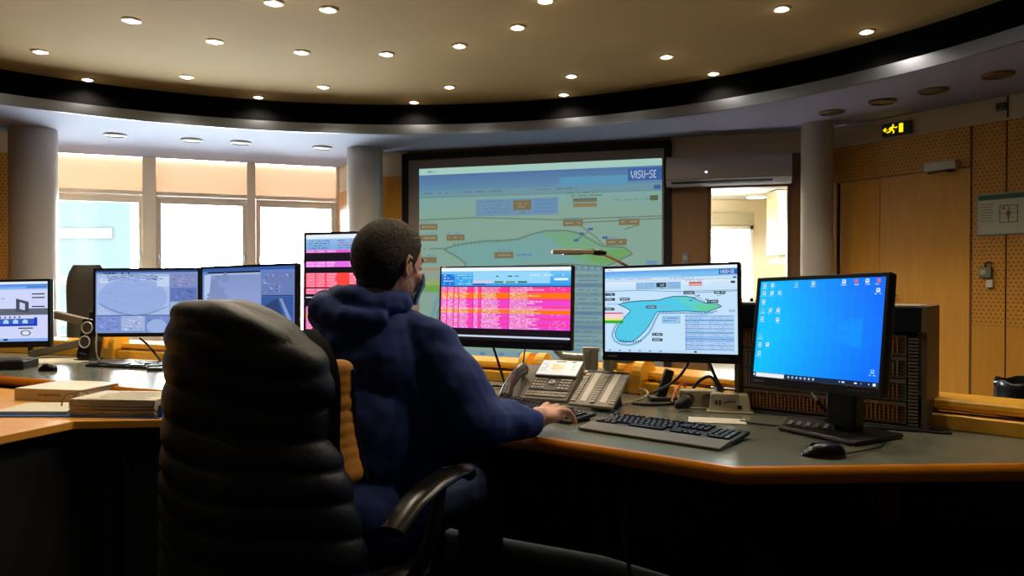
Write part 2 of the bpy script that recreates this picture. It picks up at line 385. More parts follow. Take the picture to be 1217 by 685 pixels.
# pale glass office block across the street, seen through the left window
t = thing('office_block', 'pale cyan glass building outside the leftmost tall window', 'building', (-14.6, 26, 0))
MB().bx(-2.6, 1.1, 0, .8, -4, 3.9).build('facade', pm('cyan_facade', (50, 55, 55), .9, spec=0), t)
q = MB()
for z in (-2.2, -.4, 1.0, 2.6): q.bx(-2.62, .9, -.05, 0, z, z + .35)
q.build('floor_bands', pm('white_bands', (66, 68, 68), .9, spec=0), t)
# daylight portals in the window openings
def portal(name, c, w_, h_, ndir):
    L = bpy.data.lights.new(name, 'AREA'); L.shape = 'RECTANGLE'; L.size = w_; L.size_y = h_; L.cycles.is_portal = True
    o = bpy.data.objects.new(name, L); COL.objects.link(o); o.location = c; o.rotation_euler = Vector(ndir).to_track_quat('-Z', 'Z').to_euler()
nG = Vector((eG.y, -eG.x, 0))
cG = G0 + eG * (SH + 1.62); portal('window_daylight', (cG.x + .0 - nG.x * .2, cG.y - nG.y * .2, 1.35), 3.4, 1.7, nG)
portal('side_window_daylight', ((wx0 + wx1) / 2, sy1 + .2, 1.45), wx1 - wx0, 1.2, (0, -1, 0))
# ---------------------------------------------------------------- wall and ceiling fixtures
# downlights in the raised ceiling
DL = [(47,61,'lit ceiling spotlight at the far left, just above the dark band'),
 (104,94,'small lit spotlight touching the dark band, leftmost of those at the band'),
 (156,24,'lit ceiling spotlight high at the upper left, alone above the left pillar'),
 (222,91,'lit spotlight near the dark band above the first pair of soffit discs'),
 (255,49,'lit ceiling spotlight halfway up the ceiling, left of the pair above the man'),
 (307,115,'small lit spotlight on the dark band above the right-hand tall window'),
 (326,3,'lit spotlight cut by the top edge of the photo, left of its neighbour'),
 (359,62,'lit ceiling spotlight directly above the vertical pink monitor'),
 (385,103,'small lit spotlight near the dark band above the middle pillar'),
 (391,11,'lit spotlight near the top edge, second from the left up there'),
 (460,64,'lit ceiling spotlight straight above the head of the seated man'),
 (492,121,'small lit spotlight on the dark band above the left corner of the projection screen'),
 (534,103,'small lit spotlight near the dark band, just right of the one at the screen corner'),
 (546,54,'lit ceiling spotlight above the left half of the projection screen'),
 (615,32,'lit ceiling spotlight high above the middle of the projection screen'),
 (648,0,'lit spotlight half cut by the top edge above the projection screen'),
 (670,112,'small lit spotlight on the dark band above the right half of the screen'),
 (679,90,'lit spotlight right behind the one on the band above the right half of the screen'),
 (792,67,'lit ceiling spotlight above the right corner of the projection screen'),
 (848,87,'small lit spotlight on the dark band above the wall air conditioner'),
 (929,10,'lit spotlight near the top edge at the right of the ceiling'),
 (1030,37,'rightmost lit spotlight, close to the dark band at the right')]
m_bulb = em('lamp_glow', (255, 244, 215), 14)
m_ring = pm('spot_ring_metal', (190, 180, 160), .35, .7)
ld = bpy.data.lights.new('spot', 'SPOT'); ld.energy = DOWNLIGHT_W; ld.color = (1.0, .84, .62); ld.spot_size = R(150); ld.spot_blend = .7; ld.shadow_soft_size = .03
lh = bpy.data.lights.new('spot_halo', 'POINT'); lh.energy = HALO_W; lh.color = (1.0, .86, .62); lh.shadow_soft_size = .02
proto = None
for u, v, lb in DL:
    p = PZ(u, v, ZC)
    if proto is None:
        t = thing('ceiling_spotlight', lb, 'ceiling light', p, 0, 'round recessed ceiling spotlights')
        MB().lathe([(.060, 0), (.060, -.007), (.046, -.011), (.043, -.002), (.043, 0)], n=24).build('ring', m_ring, t, smooth=True)
        MB().lathe([(0, -.019), (.022, -.016), (.036, -.008), (.041, 0)], n=20).build('bulb', m_bulb, t, smooth=True)
        l1 = bpy.data.objects.new('spot', ld); COL.objects.link(l1); l1.parent = t; l1.location = (0, 0, -.05)
        l2 = bpy.data.objects.new('spot_halo', lh); COL.objects.link(l2); l2.parent = t; l2.location = (0, 0, -.06)
        proto = t
    else:
        t = copy_tree(proto); t.location = p; t['label'] = lb
k_ = 0
for x, y in ((-3.4, 4.3), (-2.2, 3.4), (-1.3, 4.2), (-.3, 3.35), (.7, 3.9), (1.9, 3.4), (.9, 2.7), (-2.7, 2.5), (.75, 2.05), (1.75, 2.35), (-.8, 2.75)):  # unseen ceiling spots added to light desk and man; trim is only their ring
    r_ = struct(MB().lathe([(.060, 0), (.060, -.007), (.046, -.011), (.043, -.002), (.041, -.004), (.02, -.014), (0, -.016)], n=24).build('trim_%d' % (60 + k_), m_ring, smooth=True)); r_.location = (x, y, ZC); k_ += 1
    l1 = bpy.data.objects.new('spot', ld); COL.objects.link(l1); l1.parent = r_; l1.location = (0, 0, -.05)
m_disc = pm('soffit_disc_paint', (205, 200, 190), .5)
m_discd = pm('soffit_disc_bronze', (120, 104, 76), .35, .7)
SL = [(137,160,'unlit white soffit disc light, leftmost of the four over the windows',0),(228,166,'unlit white soffit disc light, second from left over the windows',0),
 (286,169,'unlit white soffit disc light, third from left over the windows',0),(383,175,'unlit white soffit disc light nearest the middle pillar',0),
 (988,133,'unlit bronze soffit disc light just above the right pillar',1),(1049,120,'unlit bronze soffit disc light left above the exit sign',1),
 (1109,107,'unlit bronze soffit disc light right above the exit sign',1),(1186,88,'unlit bronze soffit disc light at the far right edge',1)]
protos = {}
for u, v, lb, k in SL:
    p = PZ(u, v, ZS)
    if k not in protos:
        t = thing('soffit_light', lb, 'ceiling light', p, 0, ['white disc lights in the soffit', 'bronze disc lights in the soffit'][k])
        MB().lathe([(.105, 0), (.105, -.012), (.088, -.02), (.082, -.012)], n=32).build('ring', (m_disc, m_discd)[k], t, smooth=True)
        MB().lathe([(0, -.010), (.082, -.012), (.085, 0)], n=32).build('diffuser', pm(('disc_glass', 'disc_reflector')[k], ((190, 188, 182), (140, 120, 84))[k], .3, (0, .6)[k]), t, smooth=True)
        protos[k] = t
    else:
        t = copy_tree(protos[k]); t.location = p; t['label'] = lb
# exit sign on the right wall
def on_wall(name, lb, cat, L, a, x, z, y=0):
    ca, sa = cos(a), sin(a); return thing(name, lb, cat, (L[0] + ca * x - sa * y, L[1] + sa * x + ca * y, z), a)
def sR(u): k = (u - 608.5) / F; return (k * 7.25 - 3.03) / (.5238 + .8518 * k)
t = on_wall('exit_sign', 'green emergency exit sign with glowing yellow running man pictogram on the right wall', 'exit sign', LR, aR, sR(1067), 2.515)
MB().bx(-.125, .125, -.055, -.001, -.055, .055).build('housing', pm('exit_housing', (88, 92, 80), .5), t, bevel=.004)
MB().bx(-.118, .118, -.058, -.055, -.05, .05).build('face', pm('exit_green', (16, 58, 22), .4), t)
s_ = MB()
s_.ell((-.015, -.061, .034), (.008, .002, .008))
s_.tube([(-.015, -.061, .022), (-.03, -.061, -.004)], .008, 6); s_.tube([(-.015, -.061, .02), (.012, -.061, .006), (.022, -.061, .014)], .0045, 6)
s_.tube([(-.018, -.061, .02), (-.045, -.061, .012), (-.05, -.061, -.004)], .0045, 6)
s_.tube([(-.03, -.061, -.004), (-.008, -.061, -.016), (-.012, -.061, -.038)], .0055, 6); s_.tube([(-.03, -.061, -.004), (-.048, -.061, -.02), (-.07, -.061, -.024)], .0055, 6)
s_.bx(.04, .075, -.062, -.058, -.038, .038); s_.bx(-.105, -.07, -.062, -.058, -.003, .005); s_.tube([(-.082, -.061, .018), (-.105, -.061, .001), (-.082, -.061, -.016)], .004, 6)
s_.build('pictogram', em('exit_glow', (255, 205, 20), 1.6), t)
# door closer
t = on_wall('door_closer', 'white box door closer with folded arm above the beech door', 'door closer', LR, aR, sR(1122), 2.115)
MB().bx(-.13, .13, -.085, -.025, -.012, .058).build('body', m_white, t, bevel=.005)
q = MB(); q.tube([(-.10, -.07, -.03), (.08, -.13, -.03), (.11, -.05, -.025)], .008, 6); q.cyl((.07, -.06, -.035), (.07, -.06, -.012), .018); q.build('arm', pm('closer_arm', (90, 84, 76), .4, .6), t, smooth=True)
# small sensor on the cream band
t = on_wall('wall_sensor', 'small dark grey sensor on the cream band beside the vertical seam', 'sensor', LR, aR, sR(1187), 2.55)
MB().bx(-.02, .05, -.03, -.001, -.03, .03).build('body', pm('sensor_brown', (84, 70, 62), .5), t, bevel=.004)
MB().ell((-.005, -.03, 0), (.014, .008, .014)).build('lens', m_dark, t, smooth=True)
# evacuation plan
t = on_wall('evacuation_plan', 'framed evacuation floor plan with a green header on the perforated beech wall', 'wall plan', LR, aR, sR(1163) , 1.71)
p0_, p1_ = 0.0, .47
MB().bx(p0_, p1_, -.034, -.024, -.165, .165).build('frame', pm('plan_frame', (150, 160, 150), .3, .3), t, bevel=.003)
MB().bx(p0_ + .012, p1_ - .012, -.036, -.034, -.153, .115).build('sheet', pm('plan_paper', (196, 196, 176), .5), t)
MB().bx(p0_ + .012, p1_ - .012, -.037, -.034, .115, .153).build('header', pm('plan_green', (20, 92, 58), .4), t)
q = MB()
for x0, x1, z0, z1 in [(.17, .30, .06, .065), (.17, .30, -.07, -.065), (.17, .175, -.07, .065), (.297, .302, -.07, .065), (.235, .239, -.07, .065), (.17, .3, 0, .004), (.19, .28, .03, .033), (.19, .28, -.035, -.032)]: q.bx(x0, x1, -.0375, -.036, z0, z1)
for i in range(7): q.bx(.03, .13 - .01 * (i % 3), -.0375, -.036, .08 - i * .022, .084 - i * .022); q.bx(.35, .44 - .012 * (i % 2), -.0375, -.036, .09 - i * .025, .094 - i * .025)
q.build('drawing', pm('plan_ink', (70, 74, 58), .6), t)
q = MB(); q.bx(.22, .25, -.0376, -.036, -.02, .02); q.bx(.19, .21, -.0376, -.036, .035, .05); q.build('marks', pm('plan_red', (150, 90, 40), .6), t)
# intercom / thermostat below the plan
t = on_wall('wall_thermostat', 'grey wall thermostat box with dial and little white box under it', 'thermostat', LR, aR, sR(1177), 1.255)
MB().bx(-.06, .03, -.06, -.022, -.04, .04).build('body', pm('thermo_grey', (120, 122, 112), .5), t, bevel=.004)
MB().bx(-.05, -.005, -.063, -.06, -.02, .02).build('display', pm('thermo_pale', (180, 180, 160), .4), t)
MB().bx(-.01, .04, -.05, -.022, -.12, -.06).build('switch_box', m_white, t, bevel=.003)
MB().tube([(-.02, -.04, .04), (-.015, -.045, .075), (.02, -.045, .082), (.03, -.045, .065)], .007, 8, 1).build('hook', m_dark, t, smooth=True)
# light switch left of the opening
t = on_wall('light_switch', 'grey vertical light switch on the brown panel beside the opening', 'switch', LB, aB, 1.34, 1.37)
MB().bx(-.035, .035, .021, .034, -.10, .10).build('plate', pm('switch_grey', (120, 122, 126), .4), t, bevel=.003)
[MB().bx(-.02, .02, .034, .038, z_ - .025, z_ + .025).build('rocker', pm('switch_pale', (160, 160, 160), .4), t) for z_ in (.045, -.045)]
# air conditioner
t = on_wall('air_conditioner', 'white wall mounted air conditioner with a lit blue white lamp above the opening', 'air conditioner', LB, aB, .93, 2.265)
def acprof(x): return [Vector((x, y, z)) for y, z in ((.001, .145), (.16, .145), (.2, .12), (.21, .0), (.20, -.09), (.15, -.14), (.03, -.145), (.001, -.14))]
q = MB(); q.grid([acprof(-.585), acprof(.585)], closed=True); q.add(acprof(-.585), [tuple(range(8))]); q.add(acprof(.585), [tuple(range(8))])
q.build('body', pm('ac_white', (186, 180, 178), .45), t, bevel=.006)
q = MB(); q.box((.06, .178, -.118), (.95, .01, .018), M=Matrix.Rotation(R(-45), 3, 'X')); q.build('air_slot', m_dark, t)
q = MB(); q.box((0, .2068, -.085), (1.16, .003, .003)); q.build('seam', pm('seam_grey', (120, 116, 112), .5), t)
MB().ell((.20, .208, -.022), (.008, .004, .006)).build('lamp', em('ac_led', (190, 215, 255), 25), t)
# kitchen cupboard and hood in the side room
t = thing('wall_cupboard', 'pale yellow wall cupboard hanging in the side room behind the opening', 'cupboard', (4.18, 10.2, 1.93))
MB().bx(-.62, .62, 0, .4, -.40, .37).build('carcass', pm('cupboard_cream', (224, 196, 140), .5), t)
for x0, x1 in ((-.615, -.003), (.003, .615)):
    d_ = MB().bx(x0, x1, -.02, 0, -.395, .365).build('door', pm('cupboard_cream_front', (232, 206, 152), .45), t, bevel=.002)
MB().bx(-.62, .62, 0, .4, .37, .47).build('top_filler', pm('filler_cream', (200, 184, 140), .6), t)
t = thing('cooker_hood', 'white slanted cooker hood below the side room cupboard', 'cooker hood', (4.0, 10.2, 1.42))
h_ = MB(); h_.add([(-.42, -.18, 0), (.42, -.18, 0), (.42, .38, 0), (-.42, .38, 0), (-.3, .0, .105), (.3, .0, .105), (.3, .38, .105), (-.3, .38, .105)], [(0, 1, 2, 3), (4, 5, 6, 7), (0, 1, 5, 4), (1, 2, 6, 5), (2, 3, 7, 6), (3, 0, 4, 7)])
h_.build('canopy', m_white, t, bevel=.003); MB().bx(-.25, .25, -.1, .2, -.008, 0).build('filter', pm('steel_mesh', (150, 150, 150), .4, .8), t)
t = thing('side_room_lamp', 'lit round ceiling lamp inside the side room', 'ceiling light', (3.55, 11.0, zc2))
MB().lathe([(.16, 0), (.16, -.03), (.15, -.035)], n=24).build('rim', m_white, t); MB().lathe([(0, -.05), (.12, -.045), (.15, -.03)], n=24).build('diffuser', em('side_lamp', (255, 250, 225), 3), t, smooth=True)
# lower worktop in the side room
t = thing('side_room_worktop', 'pale kitchen worktop under the cooker hood in the side room', 'worktop', (4.3, 10.1, 0)); MB().bx(-.5, 1.2, 0, .62, 0, .86).build('base', m_side, t); MB().bx(-.52, 1.2, -.03, .62, .86, .9).build('top', m_white, t, bevel=.004)

# ---------------------------------------------------------------- the long control desk
ZT = .74
m_top = pm('grey_green_laminate', (108, 112, 98), .22, nscale=180, namt=.06)
m_edge = wood('beech_edge', (212, 128, 24), .24, 'X')
m_ledge = wood('beech_ledge', (238, 176, 54), .3, 'X')
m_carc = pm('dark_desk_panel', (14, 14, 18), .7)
m_carcw = wood('dark_beech_leg', (110, 66, 30), .5, 'Z')
FRONT = [(-3.4, 3.92), (-2.43, 3.60), (-1.48, 3.16), (-.75, 2.74), (.09, 2.20), (.545, 1.85), (1.28, 1.885), (1.75, 1.88)]
BACK = [(-3.6, 5.0), (-2.16, 4.43), (-.3, 3.62), (.41, 3.25), (1.42, 2.33), (1.85, 1.93)]
t = thing('control_desk', 'long curved control desk with grey green top, beech front edge and raised rear ledge', 'desk', (0, 0, 0))
q = MB(); q.prism([(x, y) for x, y in FRONT] + [(x, y) for x, y in BACK[::-1]], ZT - .03, ZT); q.build('worktop', m_top, t)
# beech front edge: half round strip along the front (right of travel = towards the camera)
pr = [(-.002, ZT + .001), (.012, ZT + .001), (.020, ZT - .006), (.024, ZT - .018), (.020, ZT - .034), (.012, ZT - .041), (-.002, ZT - .041)]
MB().sweep(FRONT, pr).build('front_edge', m_edge, t, smooth=True)
# rear ledge: lower step, recessed face, top rail
pr = [(.10, ZT + .0), (.10, ZT + .045), (.02, ZT + .045), (.02, ZT)]
MB().sweep(BACK, [(o - .02, z) for o, z in pr]).build('ledge_step', m_ledge, t, bevel=.004)
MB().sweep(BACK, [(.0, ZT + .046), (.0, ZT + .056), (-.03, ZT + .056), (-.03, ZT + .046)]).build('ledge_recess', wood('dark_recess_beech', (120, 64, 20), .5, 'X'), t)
MB().sweep(BACK, [(.05, ZT + .056), (.055, ZT + .07), (.05, ZT + .087), (-.13, ZT + .087), (-.13, ZT + .056)]).build('ledge_rail', m_ledge, t, bevel=.005)
# dark skirting panels under the top, set back from the edge
FB = [(x, y) for x, y in FRONT]
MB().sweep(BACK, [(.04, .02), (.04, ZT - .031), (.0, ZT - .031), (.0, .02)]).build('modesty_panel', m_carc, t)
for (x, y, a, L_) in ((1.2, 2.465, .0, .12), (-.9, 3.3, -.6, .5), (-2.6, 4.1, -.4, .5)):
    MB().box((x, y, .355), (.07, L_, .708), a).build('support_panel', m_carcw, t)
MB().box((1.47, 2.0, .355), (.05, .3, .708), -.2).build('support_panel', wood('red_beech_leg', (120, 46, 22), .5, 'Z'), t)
# saddle blocks on the rail (pairs of rounded beech plates)
def ledge_pt(u):
    best = None
    for (x0, y0), (x1, y1) in zip(BACK, BACK[1:]):
        for i in range(101):
            s = i / 100; x, y = x0 + (x1 - x0) * s, y0 + (y1 - y0) * s; e = abs(608.5 + F * x / y - u)
            if best is None or e < best[0]: best = (e, x, y, math.atan2(y1 - y0, x1 - x0))
    return best[1:]
for u, lb in ((646, 'rounded beech cable saddle on the rail behind the desk telephone'), (768, 'rounded beech cable saddle on the rail below the lake map monitor'), (146, 'rounded beech cable saddle on the rail under the left camera monitor')):
    x, y, a = ledge_pt(u); s_ = thing('cable_saddle', lb, 'cable saddle', (x, y, ZT), a, 'beech saddles on the desk rail')
    for x0, y1, z1 in ((-.075, -.055, .135), (.0, -.055, .135)):
        pts = [(-.11, .0), (-.11, .06)] + [(-.05 - .06 * cos(tt), .075 + .06 * sin(tt)) for tt in [pi * k / 10 for k in range(11)]] + [(.01, .0)]
        q = MB(); q.prism(pts, 0, .045, M=Matrix(((0, 0, 1, x0), (1, 0, 0, 0), (0, 1, 0, 0), (0, 0, 0, 1)))); q.build('plate', m_ledge, s_, bevel=.004)
    MB().bx(-.075, .045, -.108, -.005, .0, .06).build('block', m_ledge, s_, bevel=.003)
# low side table at the left
ZL = .70
t = thing('side_table', 'low beech side table in front of the left end of the control desk', 'table', (0, 0, 0))
q = MB(); q.prism([(-3.3, 2.0), (-1.66, 2.34), (-1.545, 2.66), (-1.16, 2.70), (-1.36, 3.02), (-2.40, 3.50), (-3.3, 3.82)], ZL - .03, ZL); q.build('top', wood('pale_beech_top', (226, 160, 62), .35, 'X'), t, bevel=.004)
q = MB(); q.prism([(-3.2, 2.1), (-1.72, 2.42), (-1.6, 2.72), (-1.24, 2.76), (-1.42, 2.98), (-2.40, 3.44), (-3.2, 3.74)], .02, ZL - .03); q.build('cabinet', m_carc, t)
q = MB(); q.cyl((-1.40, 2.74, .02), (-1.40, 2.74, ZL - .03), .018); q.build('leg', pm('dark_leg_metal', (50, 50, 52), .35, .8), t, smooth=True)
# wide grey computer under the right end
t = thing('computer_tower', 'black computer tower with two blue lights under the right end of the desk', 'computer', (1.05, 2.15, 0), R(8))
MB().bx(-.3, .3, -.2, .2, .001, .43).build('case', pm('pc_black', (9, 9, 11), .45), t, bevel=.006)
MB().bx(-.3, .3, -.203, -.2, .405, .41).build('trim', pm('pc_trim', (110, 108, 100), .3, .8), t)
for x in (-.10, -.045): MB().ell((x, -.202, .30), (.006, .003, .006)).build('status_lamp', em('blue_led', (30, 50, 255), 2.0), t)
# wall of equipment below the middle: cable drop
t = thing('under_desk_cable', 'thin grey cable hanging in the dark under the desk', 'cable', (.36, 2.35, 0)); o = t
MB().tube([(0, 0, .70), (.01, .01, .55), (-.02, 0, .4), (.02, .01, .25), (0, 0, .02)], .006, 8, 2).build('cord', pm('cable_grey', (70, 70, 70), .6), t, smooth=True)
# ---------------------------------------------------------------- screens (drawn as flat coloured facets in the display's own mesh)
class Scr:
    def __init__(s, w, h, lay=.0004, rnd=1): s.w, s.h, s.lay, s.mb, s.k = w, h, lay, MB(), 0; s.r = random.Random(rnd)
    def poly(s, pts, c, k=None):
        k = s.k if k is None else k; col = (lin(c[0]), lin(c[1]), lin(c[2]), 1)
        vs = [Vector(((x - .5) * s.w, -k * s.lay, (.5 - y) * s.h)) for x, y in pts]
        ar = sum(a.x * b.z - b.x * a.z for a, b in zip(vs, vs[1:] + vs[:1]))
        if ar < 0: vs.reverse()
        s.mb.add(vs, [tuple(range(len(vs)))], col)
    def rect(s, x0, y0, x1, y1, c, k=None): s.poly([(x0, y0), (x1, y0), (x1, y1), (x0, y1)], c, k)
    def vgrad(s, x0, y0, x1, y1, c0, c1, n=8, k=None):
        for i in range(n):
            t = (i + .5) / n; s.rect(x0, y0 + (y1 - y0) * i / n, x1, y0 + (y1 - y0) * (i + 1) / n, [a + (b - a) * t for a, b in zip(c0, c1)], k)
    def line(s, pts, w, c, k=None):
        asp = s.w / s.h
        for (x0, y0), (x1, y1) in zip(pts, pts[1:]):
            d = Vector(((x1 - x0) * asp, y1 - y0)); 
            if d.length < 1e-6: continue
            d.normalize(); nx, ny = -d.y * w / asp, d.x * w
            s.poly([(x0 + nx, y0 + ny), (x1 + nx, y1 + ny), (x1 - nx, y1 - ny), (x0 - nx, y0 - ny)], c, k)
    def dash(s, x, y, w, h, c, k=None, dens=.75):
        e = x + w
        while x < e:
            l = s.r.uniform(.4, 2.2) * h * .8
            if s.r.random() < dens: s.rect(x, y, min(x + l, e), y + h, c, k)
            x += l + h * .3
    def blob(s, cx, cy, rx, ry, c, k=None, n=20, jit=0):
        s.poly([(cx + rx * cos(2 * pi * i / n) * (1 + s.r.uniform(-jit, jit)), cy + ry * sin(2 * pi * i / n) * (1 + s.r.uniform(-jit, jit))) for i in range(n)], c, k)
FONT = {'V': '10001 10001 10001 10001 01010 01010 00100', 'I': '1 1 1 1 1 1 1', 'S': '0111 1000 1000 0110 0001 0001 1110', 'U': '1001 1001 1001 1001 1001 1001 0110', '-': '000 000 000 111 000 000 000', 'E': '111 100 100 110 100 100 111', '/': '001 001 010 010 010 100 100'}
def write(s, txt, x, y, px, py, c, k=None):
    for ch in txt:
        g = FONT[ch].split()
        for j, row in enumerate(g):
            for i, b in enumerate(row):
                if b == '1': s.rect(x + i * px, y + j * py, x + (i + 1) * px, y + (j + 1) * py, c, k)
        x += (len(g[0]) + 1) * px
LAKE = [(175,325),(200,318),(240,312),(300,306),(350,306),(400,303),(440,292),(480,285),(540,285),(575,292),(600,303),(640,322),(700,325),(722,340),(690,352),(650,368),(600,366),(540,362),(470,364),(390,366),(375,385),(362,412),(345,440),(325,466),(300,490),(275,512),(250,524),(215,530),(180,524),(160,505),(155,480),(170,445),(190,420),(215,390),(245,360),(215,342)]
def mp(x, y): return ((x - 98) / 702, (y - 129) / 452)
def tri_fan(s, pts, c, k):   # concave polygon as triangles
    from mathutils.geometry import tessellate_polygon
    v = [Vector((x, y, 0)) for x, y in pts]
    for t in tessellate_polygon([v]): s.poly([pts[i] for i in t], c, k)
def map_screen(s, P):
    s.rect(0, 0, 1, 1, P['bg'], 0)
    s.rect(0, 0, 1, .035, P['top'], 1); s.vgrad(0, .035, 1, .12, P['h0'], P['h1'], 5, 1); s.rect(0, .12, 1, .155, P['h2'], 1)
    s.rect(.87, .045, 1, .105, P['logo'], 2); write(s, 'VISU-SE', .882, .056, .0032, .0055, P['white'], 3)
    s.rect(.6, .075, .87, .12, P['h1b'], 2)
    for x in (.02, .17, .26, .50, .58): s.dash(x, .128, .11, .008, P['txt'], 2)
    s.dash(.02, .015, .05, .007, P['txt'], 2)
    s.rect(0, .155, 1, .158, P['line'], 2); s.vgrad(0, .158, 1, .25, P['bg1'], P['bg'], 4, 1)
    s.rect(.25, .175, .595, .262, P['panel'], 2)
    for i in range(4): s.dash(.26, .183 + i * .019, .13, .006, P['btxt'], 3); s.rect(.5, .181 + i * .019, .59, .193 + i * .019, P['btxt2'], 3)
    s.rect(.41, .183, .485, .235, P['pill'], 3); s.dash(.43, .2, .04, .006, P.get('ptxt', P['white']), 4); s.dash(.43, .215, .04, .006, P.get('ptxt', P['white']), 4)
    s.rect(.44, .243, .46, .252, P['green'], 3)
    s.dash(.63, .152, .13, .007, P['dtxt'], 3); s.dash(.63, .167, .14, .007, P['dtxt'], 3)
    s.rect(.655, .183, .75, .203, P['pill2'], 3); s.rect(.655, .208, .75, .228, P['pill3'], 3)
    s.dash(.82, .195, .14, .004, P['txt'], 3); s.rect(.955, .18, .985, .205, P['dgreen'], 3)
    s.rect(.97, .13, .995, .15, P['logo'], 3)
    s.line([(0, .275), (.25, .268), (.6, .29), (.8, .285), (1, .282)], .003, P['line2'], 2)
    # shoreline band and lake
    L = [mp(*p) for p in LAKE]
    c_ = (sum(p[0] for p in L) / len(L), sum(p[1] for p in L) / len(L))
    tri_fan(s, L, P['lake'], 2)
    tail = [p for p in L if p[0] > .60]; 
    tri_fan(s, [mp(*p) for p in [(470,288),(540,286),(575,293),(600,304),(640,323),(700,326),(720,340),(690,351),(650,367),(600,364),(560,350),(520,318)]], P['lakeg'], 3)
    tri_fan(s, [mp(*p) for p in [(590,325),(640,330),(700,328),(715,340),(680,352),(640,364),(600,350)]], P['green2'], 4)
    s.line(L + [L[0]], .0045, P['shore'], 4)
    out = [mp(*p) for p in [(398,374),(380,405),(365,440),(345,475),(315,505),(280,532),(235,545),(185,540),(150,520),(138,490),(150,455),(172,420),(205,385)]]
    s.line(out, .012, P['band'], 1); s.line([mp(*p) for p in [(398,374),(520,372),(640,378),(700,362)]], .008, P['band'], 1)
    for i in range(16): x, y = mp(400 + i * 18, 369); s.rect(x, y - .004, x + .012, y + .018, P['btxt2'], 3)
    for i in range(9):
        x, y = mp(185 + i * 14, 516 + 6 * sin(i / 8 * pi)); s.rect(x, y, x + .010, y + .02, P['shore'], 5)
    for i in range(14): x, y = mp(205 + i * 13, 314 - i * .5); s.rect(x, y - .012, x + .006, y + .003, P['shore'], 5)
    for px, py in ((128,270),(128,297),(212,297),(125,350),(358,340),(558,268),(713,268),(678,313),(390,485),(390,513)):
        x, y = mp(px, py); s.rect(x - .04, y - .016, x + .04, y + .016, P['pill'], 5); s.dash(x - .03, y - .004, .06, .008, P.get('ptxt', P['white']), 6); s.dash(x - .035, y - .027, .07, .006, P['btxt2'], 5)
    s.dash(.02, .425, .1, .008, P['txt'], 4); s.dash(.42, .46, .1, .012, P['btxt2'], 5)
    for pts in ([(580,275),(620,300),(645,320)], [(600,290),(560,310)], [(700,285),(740,275)], [(560,268),(800,262)]): s.line([mp(*p) for p in pts], .003, P['line2'], 5)
    for p in ((575,290),(600,280),(640,300),(560,305)): x, y = mp(*p); s.rect(x, y, x + .02, y + .012, P['logo'], 5)
    # coloured bands
    x0, x1 = 0, .148
    s.rect(x0, .53, x1, .545, P['red'], 3); s.rect(x0, .545, x1, .60, P['rose'], 3); s.rect(x0, .60, x1, .625, P['yel'], 3); s.rect(x0, .625, x1, .66, P['grn'], 3)
    s.rect(.45, .57, .59, .66, P['panel'], 2); s.dash(.46, .59, .11, .012, P['btxt'], 3); s.dash(.46, .62, .11, .012, P['btxt'], 3)
    # table
    for i in range(17):
        y = .565 + i * .0235; c = P['rowa'] if i % 2 else P['rowb']
        if i in (2, 8, 11): c = P['rowc']
        s.rect(.625, y, .975, y + .021, c, 2); s.dash(.635, y + .006, .12, .007, P['btxt'], 3); s.dash(.80, y + .006, .14, .006, P['btxt'], 3, .5)
        s.rect(.628, y + .005, .634, y + .016, P['logo'], 4)
    s.rect(0, .965, 1, 1, P['task'], 3)
    for i in range(6): s.rect(.03 + i * .08, .975, .05 + i * .08, .99, P['btxt'], 4)
    s.rect(.69, .972, .71, .99, P['pill'], 4)
    s.rect(.94, .5, .985, .53, P['panel'], 4)
BR = dict(bg=(196,226,250), bg1=(222,236,252), top=(240,246,250), h0=(92,162,232), h1=(150,205,246), h1b=(120,190,240), h2=(200,226,248), logo=(40,104,190), white=(235,240,245), txt=(120,150,190), line=(120,150,180), line2=(96,128,140), panel=(150,196,230), btxt=(90,140,200), btxt2=(130,170,215), pill=(44,62,84), green=(40,150,60), dtxt=(150,150,170), pill2=(190,90,80), pill3=(230,150,110), dgreen=(40,60,40), lake=(82,200,232), lakeg=(96,206,208), green2=(104,206,160), shore=(40,84,110), band=(120,176,214), red=(230,70,90), rose=(244,214,220), yel=(235,225,120), grn=(40,180,50), rowa=(176,206,240), rowb=(150,186,230), rowc=(110,170,226), task=(190,220,245))
PJ = dict(bg=(128,160,146), bg1=(120,162,158), top=(160,200,188), h0=(78,112,160), h1=(92,136,164), h1b=(84,146,180), h2=(104,144,158), logo=(56,92,156), white=(176,196,204), ptxt=(150,142,112), txt=(92,118,130), line=(106,124,112), line2=(104,122,96), panel=(104,140,170), btxt=(88,122,156), btxt2=(94,132,172), pill=(118,106,76), green=(80,140,70), dtxt=(96,116,104), pill2=(98,108,92), pill3=(134,116,84), dgreen=(84,98,56), lake=(112,158,154), lakeg=(110,160,124), green2=(104,156,92), shore=(98,126,112), band=(112,148,158), red=(150,136,114), rose=(138,154,136), yel=(146,162,92), grn=(106,156,76), rowa=(120,154,158), rowb=(108,142,148), rowc=(96,130,154), task=(120,150,156))
